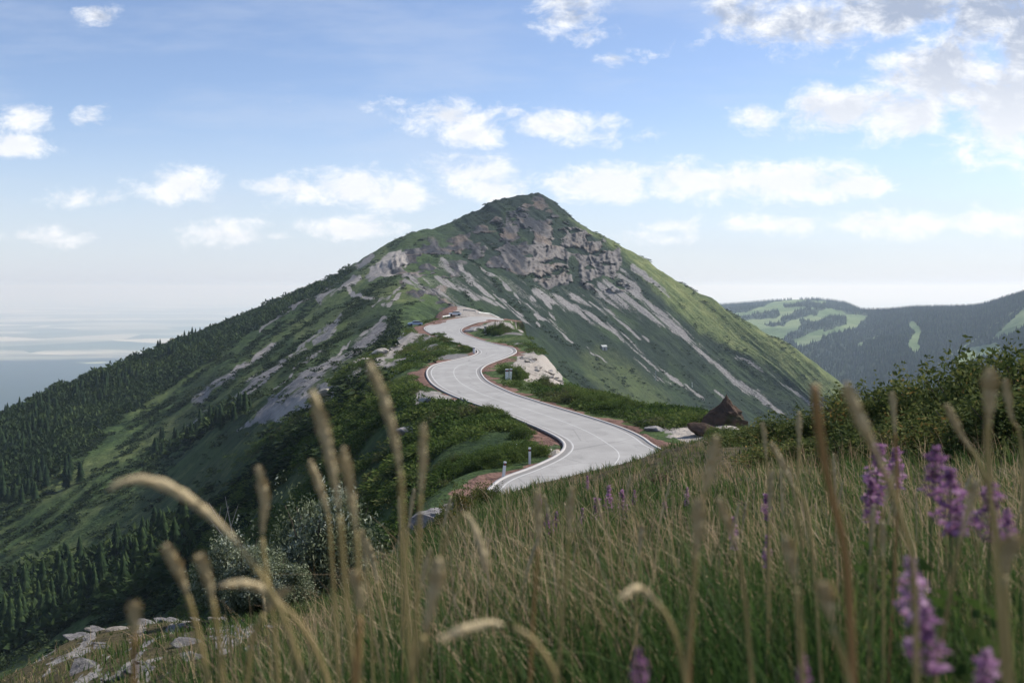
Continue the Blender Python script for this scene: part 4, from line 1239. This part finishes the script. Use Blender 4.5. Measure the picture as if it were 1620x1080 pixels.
def stalk(pts, Y, headlen, label, group, thick=1.0, mats=('culm', 'seed'), lean=0.06):
    """pts: photo points from tip to foot"""
    n = len(pts)
    path = [W3(px, py, Y - lean * (n - 1 - i) / max(1, n - 1)) for i, (px, py) in enumerate(pts)]
    foot = path[-1]; d = (path[-1] - path[-2]); d.normalize()
    gz = ground_at(pts[-1][0], Y) - 0.03
    if foot.z > gz + 0.05:
        k = (foot.z - gz) / max(0.35, -d.z)
        end = Vector((foot.x + d.x * k * 0.5, foot.y, gz))
        m_ = max(2, int((end - foot).length / max(0.03, (path[-1] - path[-2]).length)) + 1)
        path += [foot.lerp(end, (q + 1) / m_) for q in range(m_)]
    pa = np.array([list(p) for p in path]); pp = smooth_path(pa, 60)
    L = np.r_[0, np.cumsum(np.linalg.norm(np.diff(pp, axis=0), axis=1))]
    hl = headlen / F * Y
    org = Vector(pp[-1].tolist())
    root = link('grass_stalk', None, loc=org); tag(root, label, 'grass stalk', group)
    loc = [Vector(p.tolist()) - org for p in pp]
    stem = [p for p, l in zip(loc, L) if l > hl * 0.92]
    if len(stem) > 2:
        MB().tube(stem, [0.0021 * thick + 0.0008 * thick * i / len(stem) for i in range(len(stem))], 6).build('stem', M[mats[0]], root, True)
    if hl > 0:
        q = np.linspace(0, hl, 26); hp_ = np.stack([np.interp(q, L, np.array([p[k] for p in loc])) for k in range(3)], 1)
        rad = [0.0009 + thick * 0.0030 * (sin(pi * min(1, (i + 1) / 27) ** 0.75)) * random.uniform(.75, 1.2) for i in range(26)]
        b = MB(); b.tube([Vector(p.tolist()) for p in hp_], rad, 7)
        for i in range(2, 25):          # spikelets
            for s in range(4):
                a = random.random() * 6.28; c = Vector(hp_[i].tolist()); o_ = Vector((cos(a), sin(a), 0)); t_ = Vector((hp_[i - 1] - hp_[i]).tolist()).normalized()
                r_ = rad[i]
                b.add([c + o_ * r_ * .7, c + o_ * r_ * 1.7 + t_ * r_ * 2.6, c + o_ * r_ * .6 + t_ * r_ * 2.0], [(0, 1, 2)])
        b.build('seed_head', M[mats[1]], root, True)
    return root


G1 = 'single tall grass stalks close to the viewer'
ST = [
 ([(583, 572), (610, 640), (632, 740), (638, 850), (650, 1085)], .85, 190, 'tall blurred grass stalk with its tip just left of the road bend', 1.0),
 ([(494, 618), (515, 690), (535, 800), (545, 920), (560, 1085)], .85, 200, 'blurred grass stalk with a long head left of the tallest one', 1.0),
 ([(543, 708), (555, 780), (566, 880), (570, 1085)], .9, 150, 'blurred stalk standing close beside the large shrub, right of the longest headed one', 1.0),
 ([(670, 672), (668, 740), (662, 850), (655, 1085)], 1.0, 130, 'upright slender stalk below the left curve of the road', .9),
 ([(172, 774), (200, 760), (245, 762), (300, 790), (350, 832), (400, 890), (450, 980), (480, 1085)], .8, 235, 'arched straw coloured stalk bending far to the left', 1.15),
 ([(408, 738), (418, 790), (415, 860), (430, 960), (440, 1085)], 1.0, 120, 'pale upright stalk above the smaller grey green shrub', 1.0),
 ([(490, 728), (512, 790), (522, 850), (535, 1085)], 1.1, 110, 'short stalk in front of the large shrub top', .9),
 ([(262, 862), (285, 910), (305, 970), (330, 1085)], .85, 110, 'stalk leaning left in front of the lower left wood', 1.0),
 ([(316, 878), (332, 930), (345, 1000), (352, 1085)], .85, 90, 'grey stalk beside the limestone patch', 1.0),
 ([(694, 884), (684, 950), (664, 1030), (650, 1085)], .8, 150, 'pinkish thick seed head leaning right at the bottom centre', 1.2),
 ([(770, 905), (757, 850), (735, 812), (712, 840), (695, 890), (680, 980), (670, 1085)], 1.0, 95, 'stalk folded over in a narrow arch at the centre', .8),
 ([(850, 775), (852, 850), (845, 950), (838, 1085)], 1.1, 100, 'straight reddish stalk rising at the centre of the meadow', .8),
 ([(1133, 690), (1122, 750), (1108, 800), (1100, 870), (1090, 1085)], .95, 110, 'blurred brown stalk below the brown rock', 1.0),
 ([(1106, 790), (1104, 850), (1098, 920), (1085, 1085)], .9, 110, 'pale thick seed head standing right of centre', 1.1),
 ([(1138, 788), (1155, 840), (1172, 890), (1190, 1085)], 1.0, 110, 'pale head tilted left beside the thick one', .9),
 ([(1264, 652), (1264, 700), (1262, 760), (1258, 900), (1262, 1085)], 1.7, 60, 'thin stalk with a small head in front of the low bushes', .9),
 ([(1207, 668), (1212, 720), (1216, 790), (1220, 1085)], 1.9, 60, 'thin pale stalk left of the bush row', .9),
 ([(1288, 600), (1296, 680), (1315, 780), (1338, 880), (1350, 1085)], .8, 0, 'thick green and rust coloured grass blade standing before the bushes', 1.5),
 ([(1338, 606), (1365, 670), (1392, 730), (1420, 800), (1445, 900), (1450, 1085)], .85, 150, 'long stalk leaning left with its tip at the mountain foot', 1.1),
 ([(1566, 585), (1566, 640), (1562, 700), (1572, 850), (1590, 1085)], .85, 100, 'upright stalk with tip against the dark bushes at the right', 1.1),
 ([(1498, 640), (1522, 690), (1552, 740), (1580, 850), (1600, 1085)], 1.1, 90, 'stalk leaning left in the middle of the right hand bushes', .9),
 ([(1412, 620), (1416, 690), (1420, 800), (1405, 1085)], 1.5, 70, 'reddish upright stalk beside the lilac flower', .9),
 ([(1590, 600), (1600, 660), (1618, 730), (1625, 1085)], 1.2, 80, 'stalk close to the right edge with a slim head', .9),
 ([(1304, 922), (1312, 970), (1326, 1020), (1345, 1085)], .75, 95, 'pale green rounded head at the bottom right of centre', 1.2),
 ([(1243, 850), (1256, 910), (1266, 980), (1270, 1085)], .8, 100, 'olive seed head rising from the bottom of the meadow', 1.0),
 ([(212, 955), (214, 1000), (212, 1040), (210, 1085)], .8, 70, 'short brown stalk in front of the limestone at the lower left', .9),
 ([(1220, 700), (1250, 760), (1280, 830), (1300, 1085)], 1.3, 90, 'slanting stalk in front of the dark bush gap', .8),
 ([(985, 945), (1010, 930), (1045, 960), (1070, 1010), (1085, 1085)], .85, 80, 'bent stalk near the bottom centre right', .9),
 ([(455, 930), (425, 960), (400, 1010), (390, 1085)], .9, 80, 'pale curved stalk over the limestone', 1.0),
 ([(350, 925), (400, 925), (450, 960), (490, 1010), (520, 1085)], .85, 110, 'arched stalk drooping left below the large shrub', 1.0),
 ([(700, 1010), (770, 985), (830, 1000), (870, 1050), (880, 1085)], .8, 100, 'grey arched head low at the bottom centre', 1.1),
 ([(1545, 760), (1520, 850), (1500, 960), (1480, 1085)], 1.0, 90, 'stalk leaning right between the purple spikes', .9),
 ([(1605, 850), (1590, 920), (1600, 1085)], .8, 90, 'thick blurred stalk at the lower right edge', 1.2),
 ([(905, 770), (900, 840), (895, 930), (880, 1085)], 1.2, 80, 'thin straw stalk left of the pink flowers', .8),
 ([(560, 905), (570, 960), (560, 1085)], .8, 100, 'brown stalk in front of the large shrub foot', 1.0),
]
for i, (pts, Y, hl, lab, th) in enumerate(ST):
    mats = ('culmorange', 'seed') if ('rust' in lab or 'reddish' in lab or 'brown stalk' in lab) else ('culm', 'seed')
    stalk(pts, Y, hl, lab, G1, th, mats)
r = random.Random(31)
for i in range(44):
    px = r.choice([r.uniform(640, 1150), r.uniform(1100, 1650), r.uniform(1250, 1650), r.uniform(380, 700)]); Y = r.uniform(1.3, 3.4)
    top = r.uniform(760, 900) - (px - 700) * 0.09; dx = r.uniform(-45, 45)
    stalk([(px + dx, top), (px + dx * .55, top + 60), (px + dx * .2, top + 150), (px, top + 300)], Y, r.uniform(50, 90), 'thin seeding grass stalk rising out of the meadow in the foreground', 'thin seeding grass stalks of the meadow', r.uniform(.6, .95))


# ------------------------------------------------------------------ purple flower spikes
def flower_mesh(seed, mat, n=170, slim=1.0):
    r = np.random.default_rng(seed)
    t = r.random(n) ** 0.9
    rad = 0.135 * slim * (1 - t) ** 0.55 * (0.5 + 0.5 * np.minimum(1, t * 6)) + 0.01
    a = r.random(n) * 2 * pi; q = rad * (0.45 + 0.55 * r.random(n) ** .5)
    c = np.stack([np.cos(a) * q, np.sin(a) * q, t], 1)
    c[:, :2] *= (0.75 + 0.5 * vnoise(t * 9, t * 0 + seed, seed))[:, None]
    v, f = quad_leaves(c, 0.045, seed=seed + 1)
    return mesh_from('bloom', v, f, False, [mat])


fl = [flower_mesh(700 + k, M['petal'], 190) for k in range(3)]; fp = [flower_mesh(710 + k, M['petalpink'], 200, .8) for k in range(3)]
fstem = MB().tube([(0, 0, 0), (0.01, 0, .4), (0, 0.01, .8), (0, 0, 1.0)], [.006, .005, .004, .002], 6)
fstem_me = bpy.data.meshes.new('stem'); fstem_me.from_pydata(fstem.v, [], fstem.f); fstem_me.materials.append(M['fstem']); fstem_me.update()
leafv, leaff = quad_leaves(np.stack([np.zeros(18), np.zeros(18), np.linspace(.1, .85, 18)], 1) + rng.normal(size=(18, 3)) * .02, 0.05, seed=3)
fleaf_me = mesh_from('leaf', leafv, leaff, False, [M['scrub']])
FL = [
 (1450, 700, 780, 1.6, 1.35, 'lilac flower spike standing clear before the bushes', 0), (1517, 740, 850, 1.5, 1.3, 'pale topped purple spike left of the bushier pair', 0), (1552, 765, 860, 1.5, 1.5, 'broad purple spike right of the pale topped one', 0),
 (1520, 790, 850, 1.6, 1.5, 'purple blossom tucked low between the two spikes', 0),
 (1496, 880, 990, 1.0, 1.15, 'large blurred purple spike in the lower right meadow', 0), (1532, 975, 1085, .85, 1.4, 'largest violet blossom at the lower right', 0), (1505, 1010, 1100, .9, 1.3, 'violet blossom overlapping the largest one from the left', 0),
 (1066, 1045, 1110, .85, 1.2, 'purple blossom cut by the bottom edge', 0), (1600, 795, 850, 1.4, 1.2, 'small lilac spike near the right edge', 0), (1380, 700, 790, 2.2, 1.3, 'magenta flower spike before the dark bush', 1),
 (1402, 705, 770, 2.5, 1.2, 'small deep magenta spike right beside the magenta one', 1), (1372, 760, 830, 2.0, 1.3, 'reddish pink spike low beneath the magenta one', 1), (1220, 780, 820, 3.5, 1.2, 'small pink flower spike in the middle of the right meadow', 1),
 (867, 812, 852, 7.5, 1.3, 'pink flower clump leftmost in the meadow', 1), (880, 815, 848, 7.8, 1.0, 'pink spike just right of the leftmost clump', 1),
 (944, 788, 850, 8.5, .9, 'tall thin pink spike beside the meadow centre', 1), (962, 768, 815, 9.5, .8, 'thin pink spike standing behind two others', 1), (985, 775, 850, 9.0, .85, 'pale pink spike reaching highest in its cluster', 1),
 (990, 815, 858, 8.0, 1.0, 'low lilac spike in front of the pale pink one', 1), (1003, 780, 805, 10, .9, 'tiny pink spike right of the pale one', 1), (1052, 800, 860, 8.0, .8, 'slim lilac spike below the dark brown shrub', 1),
 (920, 825, 855, 8.0, .9, 'small purple spike between the clump and the cluster', 1), (855, 780, 800, 11, .9, 'small pink spike at the meadow edge below the road', 1), (930, 752, 775, 14, .9, 'tiny pink spike near the road bank', 1),
 (1160, 820, 870, 3.0, .9, 'faint mauve spike right of the pale thick seed head', 1), (1330, 1050, 1110, .9, 1.0, 'mauve blossom low at the bottom right of centre', 1),
 (1085, 770, 800, 8, .9, 'small mauve spike right of the dark brown shrub', 1), (1210, 850, 900, 2.4, 1.0, 'mauve spike in the thick of the right meadow', 1),
]
for i, (px, tp, bp, Y, wd, lab, kind) in enumerate(FL):
    gz = ground_at(px, Y)
    top = (HOR - tp) / F * Y; bot = (HOR - bp) / F * Y
    H = max(top - gz, 0.15); L = top - bot
    root = link('flower_spike', None, loc=((px - CX) / F * Y, Y, gz)); tag(root, lab, 'flower', 'purple flower spikes in the meadow')
    root.rotation_euler = (random.uniform(-.05, .05), random.uniform(-.05, .05), 0)
    link('stem', fstem_me, root, scale=(max(H, .3) * .7, max(H, .3) * .7, H))
    link('leaf', fleaf_me, root, scale=(.6, .6, (H - L) * .95))
    link('bloom', (fp if kind else fl)[i % 3], root, loc=(0, 0, H - L), scale=(L * wd * 1.8, L * wd * 1.8, L))

# ------------------------------------------------------------------ rocks
def rock_mesh(name, mat, seed, sub=4, flat=0.6, rough=0.28, peak=False):
    import bmesh
    bm = bmesh.new(); bmesh.ops.create_icosphere(bm, subdivisions=sub, radius=1.0)
    co = np.array([v.co[:] for v in bm.verts])
    d = rough * fbm(co[:, 0] * 1.3 + seed + co[:, 2], co[:, 1] * 1.3 - co[:, 2] * .7, 4, seed) + 0.12 * ridged(co[:, 0] * 2 + co[:, 2] * 1.5, co[:, 1] * 2 + co[:, 2], 3, seed + 3)
    d = d + 0.07 * ridged(co[:, 0] * 5 + co[:, 1] * 2, co[:, 2] * 6 + co[:, 1] * 3, 3, seed + 7)
    co = co * (1 + d)[:, None]
    # break into facets
    r = np.random.default_rng(seed)
    for k in range(9):
        nrm = r.normal(size=3); nrm /= np.linalg.norm(nrm); lim = 0.62 + .25 * r.random()
        s = co @ nrm; ex = np.maximum(s - lim, 0); co -= ex[:, None] * nrm * 0.9
    if peak:
        z = np.clip((co[:, 2] + 1) / 2, 0, 1.3); k = np.clip(1.18 - z, 0.13, 1.1) * (1 + 0.16 * ridged(co[:, 2] * 3, np.arctan2(co[:, 1], co[:, 0]) * 2, 2, 8)); co[:, 0] = co[:, 0] * k + 0.12 * z; co[:, 1] *= k
    co[:, 2] *= flat
    for v, c in zip(bm.verts, co): v.co = c
    me = bpy.data.meshes.new(name); bm.to_mesh(me); bm.free(); me.materials.append(mat)
    me.polygons.foreach_set('use_smooth', [sub > 3] * len(me.polygons)); me.update()
    return me


pk = rock_mesh('rock', M['brownrock'], 5, 6, 1.0, .20, True)
p, _, _ = hit(1142, 668, 6.5, 8.0)
Yr = 84.0
o = link('rock', pk, loc=((1142 - CX) / F * Yr, Yr, (HOR - 660) / F * Yr - .4), scale=(2.9, 2.3, 1.9))
tag(o, 'dark brown pointed rock on the ridge edge right of the road', 'rock')
o = link('rock', rock_mesh('rock', M['brownrock'], 15, 4, .6), loc=((1118 - CX) / F * 80, 80, (HOR - 676) / F * 80 - .3), scale=(1.5, 1.1, .9), rot=(0, 0.35, .4))
tag(o, 'low dark rock leaning against the left side of the pointed rock', 'rock')
bl = [rock_mesh('rock', M['palerock'], 20 + k, 5, .6, .38) for k in range(4)]; gl_ = [rock_mesh('rock', M['greyrock'], 30 + k) for k in range(3)]
RK = [(1128, 682, 74, 1.0, 'pale flat boulder in the gravel below the brown rock', bl), (1072, 692, 70, .9, 'pinkish pale boulder at the end of the red road shoulder', bl), (1160, 688, 72, .7, 'pale slab right of the gravel patch', bl),
      (877, 712, 72, .55, 'yellowish boulder inside the nearest bend', bl), (868, 700, 73, .5, 'pale boulder behind the yellowish one inside the nearest bend', bl),
      (838, 571, 165, 1.0, 'pale limestone block at the top of the outcrop behind the middle bend', bl),
      (858, 600, 128, 1.0, 'small grey rock under the outcrop', gl_), (650, 652, 100, 1.2, 'rounded grey boulder on the slope left of the road', gl_), (685, 645, 105, 1.5, 'wide grey slab on the slope left of the road', gl_), (1020, 672, 88, .8, 'grey stone in the rubble beyond the right road edge', gl_),
      (1038, 678, 84, .8, 'second grey stone in the rubble, nearer the red shoulder', gl_), (745, 523, 268, 1.9, 'grey rock at the tip of the upper bend island', gl_), (757, 521, 270, 2.0, 'grey rock in the middle of the upper bend island', gl_),
      (600, 575, 225, 2.0, 'pale rock on the crest of the spur', bl), (575, 586, 215, 1.8, 'pale rock lower on the crest of the spur', bl), (520, 612, 200, 1.9, 'pale rock low down on the spur', bl)]
for i, (px, py, Y, s, lab, ms) in enumerate(RK):
    z = ground_at(px, Y)
    o = link('rock', ms[i % len(ms)], loc=((px - CX) / F * Y, Y, z + 0.05 * s), scale=(s * 1.25, s, s * .8), rot=(random.uniform(-.2, .2), random.uniform(-.2, .2), random.random() * 6))
    tag(o, lab, 'rock')
r = random.Random(14)
for i in range(22):
    f = r.random(); px = 828 + 62 * f + r.uniform(-10, 6); py = 566 + 40 * f + r.uniform(-4, 6)
    p, _, _ = hit(px, py, 6.6, 8.05); s = r.uniform(.3, .85)
    o = link('rock', (bl + gl_)[i % 7], loc=p, scale=(s * 1.3, s, s * .7), rot=(r.uniform(-.4, .4), r.uniform(-.4, .4), r.uniform(0, 6)))
    tag(o, 'pale limestone block in the stony bank behind the middle bend', 'rock', 'limestone blocks of the stony bank')
r = random.Random(12)
for i in range(34):
    px = r.uniform(120, 440); py = r.uniform(925, 1075) if i % 3 else r.uniform(930, 990)
    p, _, _ = hit(px, py + (300 - px) * .25, 2.6, 4.0)
    s = r.uniform(.03, .085) * (p.y / 9 + .2)
    o = link('rock', (gl_ + gl_ + bl)[i % 7], loc=p + Vector((0, 0, -s * .1)), scale=(s * 1.7, s * 1.1, s * .5), rot=(r.uniform(-.3, .3), r.uniform(.1, .5), r.uniform(-.5, .5)))
    tag(o, 'weathered limestone lump in the rocky turf at the lower left', 'rock', 'limestone lumps at the lower left')
o = link('rock', rock_mesh('rock', M['greyrock'], 51, 5, .8, .25), loc=((686 - CX) / F * 34, 34, (HOR - 822) / F * 34), scale=(.85, .5, .42), rot=(0, -.12, .2))
tag(o, 'pale grey flat topped rock at the lower left of the near road end', 'rock')
o = link('rock', bl[2], loc=((722 - CX) / F * 35, 35, (HOR - 800) / F * 35 - .05), scale=(.42, .3, .3))
tag(o, 'small pinkish white rock between the dark shrubs and the grey flat topped one', 'rock')


# ------------------------------------------------------------------ marker posts
def marker(loc, h, lab, grp='white road marker posts', rot=0.0, w=0.12, red=False):
    root = link('marker_post', None, loc=loc, rot=(0, rot, random.uniform(-.4, .4))); tag(root, lab, 'marker post', grp)
    b = MB(); b.box((0, 0, h * .39), (w, w * .8, h * .78)); b.box((0, 0, h * .955), (w, w * .8, h * .09)); b.build('post', M['whitepaint'], root)
    MB().box((0, 0, h * .845), (w * 1.02, w * .82, h * .13)).build('band', M['black'], root)
    MB().box((0, -w * .43, h * .845), (w * .4, .012, h * .08)).build('reflector', M['red'], root)
    return root


def on(px, Y): return ((px - CX) / F * Y, Y, ground_at(px, Y) - .03)


marker(on(838, 68), 1.15, 'white marker post standing in the shrubs of the nearest bend', w=.16)
marker(on(796, 63), 1.1, 'white marker post left of the nearest bend', rot=.12, w=.16)
marker(on(731, 45), .95, 'leaning white marker post above the dark shrubs', rot=-.25, w=.12)
marker(on(726, 44), .8, 'short white post beside the leaning one', rot=.1, w=.12)
marker(on(762, 42), .9, 'white post half hidden in the dark shrub at the road end', rot=.1, w=.12)
marker(on(802, 130), 1.5, 'left one of two white posts inside the middle bend', w=.4)
marker(on(807, 131), 1.5, 'right one of two white posts inside the middle bend', rot=.08, w=.3)
marker(on(768, 246), 2.0, 'white post at the corner of the upper bend island', w=.5)
marker(on(750, 183), 1.1, 'white post inside the tight left hand corner', w=.4)
marker(on(818, 72), .8, 'small dark topped post at the red shoulder of the nearest bend', w=.1)

# guard rail on the upper shelf
def guard_rail(pts, lab):
    root = link('guard_rail', None, loc=pts[0]); tag(root, lab, 'guard rail', 'guard rails on the upper shelf')
    o0 = Vector(pts[0]); P_ = [Vector(p) - o0 for p in pts]
    b = MB()
    for a, c in zip(P_[:-1], P_[1:]):
        for dz in (.55, .75):
            b.tube([a + Vector((0, 0, dz)), c + Vector((0, 0, dz))], [.09, .09], 5)
    b.build('rail', M['steel'], root)
    n = 0
    for a, c in zip(P_[:-1], P_[1:]):
        k = max(1, int((c - a).length / 4))
        for i in range(k + 1):
            p = a.lerp(c, i / k)
            if n < 40: MB().box((p.x, p.y, p.z + .36), (.14, .14, .84)).build('post', M['steel'], root)
            n += 1


def shelf(px, Y): return (((px - CX) / F * Y), Y, ground_at(px, Y))


guard_rail([shelf(733, 352), shelf(752, 350)], 'short grey guard rail above the top of the road')
guard_rail([shelf(757, 347), shelf(775, 350), shelf(792, 352)], 'guard rail descending right from the top of the road')
guard_rail([shelf(722, 384), shelf(745, 386), shelf(775, 382)], 'far guard rail along the back of the pale shelf')
guard_rail([shelf(700, 330), shelf(712, 334)], 'guard rail beside the parked white car')


def car(loc, rz, paint, lab):
    root = link('parked_car', None, loc=loc, rot=(0, 0, rz)); tag(root, lab, 'car', 'cars parked beside the upper road')
    prof = [(-2.1, .35), (-2.15, .75), (-2.0, .95), (-1.1, 1.02), (1.9, 1.0), (2.1, .8), (2.1, .35)]
    def extr(pr, w, nm, mat, tw=None):
        tw = tw or w
        n = len(pr); v = [(x, -w / 2, z) for x, z in pr] + [(x, w / 2, z) for x, z in pr]
        f = [tuple(range(n)), tuple(range(2 * n - 1, n - 1, -1))] + [(i + n, (i + 1) % n + n, (i + 1) % n, i) for i in range(n)]
        b = MB(); b.add(v, f); return b.build(nm, mat, root, bevel=.05)
    extr(prof, 1.75, 'body', paint)
    extr([(-1.15, 1.0), (-.5, 1.42), (1.2, 1.45), (1.8, 1.0)], 1.5, 'window', M['glass'])
    extr([(-.55, 1.41), (-.45, 1.5), (1.2, 1.52), (1.3, 1.42)], 1.52, 'roof', paint)
    for sx in (-1.35, 1.3):
        for sy in (-.85, .85):
            b = MB(); b.tube([(sx, sy - .1, .33), (sx, sy + .1, .33)], [.33, .33], 14); b.build('wheel', M['tyre'], root)


p = on(720, 343); car((p[0], p[1], p[2] + .05), .1, M['carwhite'], 'white parked car with dark windows above the top of the road')
p = on(657, 300); car((p[0], p[1], p[2] + .05), .3, M['carblue'], 'pale blue parked car at the outside of the upper left bend')

# small hut and poles on the mountain side
p, _, _ = hit(954, 553, 10.2, 12.5)
root = link('hut', None, loc=p - Vector((0, 0, .6)), rot=(0, 0, .4)); tag(root, 'tiny pale stone hut on the dark mountain slope', 'hut')
MB().box((0, 0, 1.4), (4.4, 3.6, 2.8)).build('wall', M['kerb'], root)
b = MB(); b.add([(-2.4, -2, 2.81), (2.4, -2, 2.81), (2.4, 2, 2.81), (-2.4, 2, 2.81), (-2.4, 0, 4.1), (2.4, 0, 4.1)], [(0, 1, 5, 4), (2, 3, 4, 5), (0, 4, 3), (1, 2, 5), (3, 2, 1, 0)]); b.build('roof', M['steel'], root)
MB().box((0, -1.82, 1.0), (.9, .06, 2.0)).build('door', M['wood'], root)
for px, py, h, lab, mt in [(1036, 602, 8.5, 'thin grey pole on the green shoulder of the mountain slope', 'steel'), (1095, 612, 4.5, 'short white pole low on the dark mountain slope', 'whitepaint')]:
    p, _, _ = hit(px, py, 10.0, 12.5)
    root = link('pole', None, loc=p - Vector((0, 0, .5))); tag(root, lab, 'pole')
    MB().tube([(0, 0, 0), (0, 0, h)], [.28, .18], 8).build('mast', M[mt], root)
    MB().box((0, 0, h - .3), (1.1, .3, .3)).build('crossarm', M[mt], root)

# ------------------------------------------------------------------ air
hz, t = new_mat('haze_air')
oo = t.node('ShaderNodeOutputMaterial')
pvn = t.node('ShaderNodeVolumePrincipled', ins={'Color': (0.68, 0.83, 1.0, 1), 'Absorption Color': (1, 1, 1, 1), 'Density': 7.8e-5, 'Anisotropy': 0.25})
t.l.new(pvn.outputs[0], oo.inputs['Volume'])
b = MB(); b.box((0, 57000, (112 - 902) / 2), (240000, 126000, 112 + 902))
h_ = b.build('haze', hz); tag(h_, 'pale blue haze over the lowlands and far hills', kind='stuff')
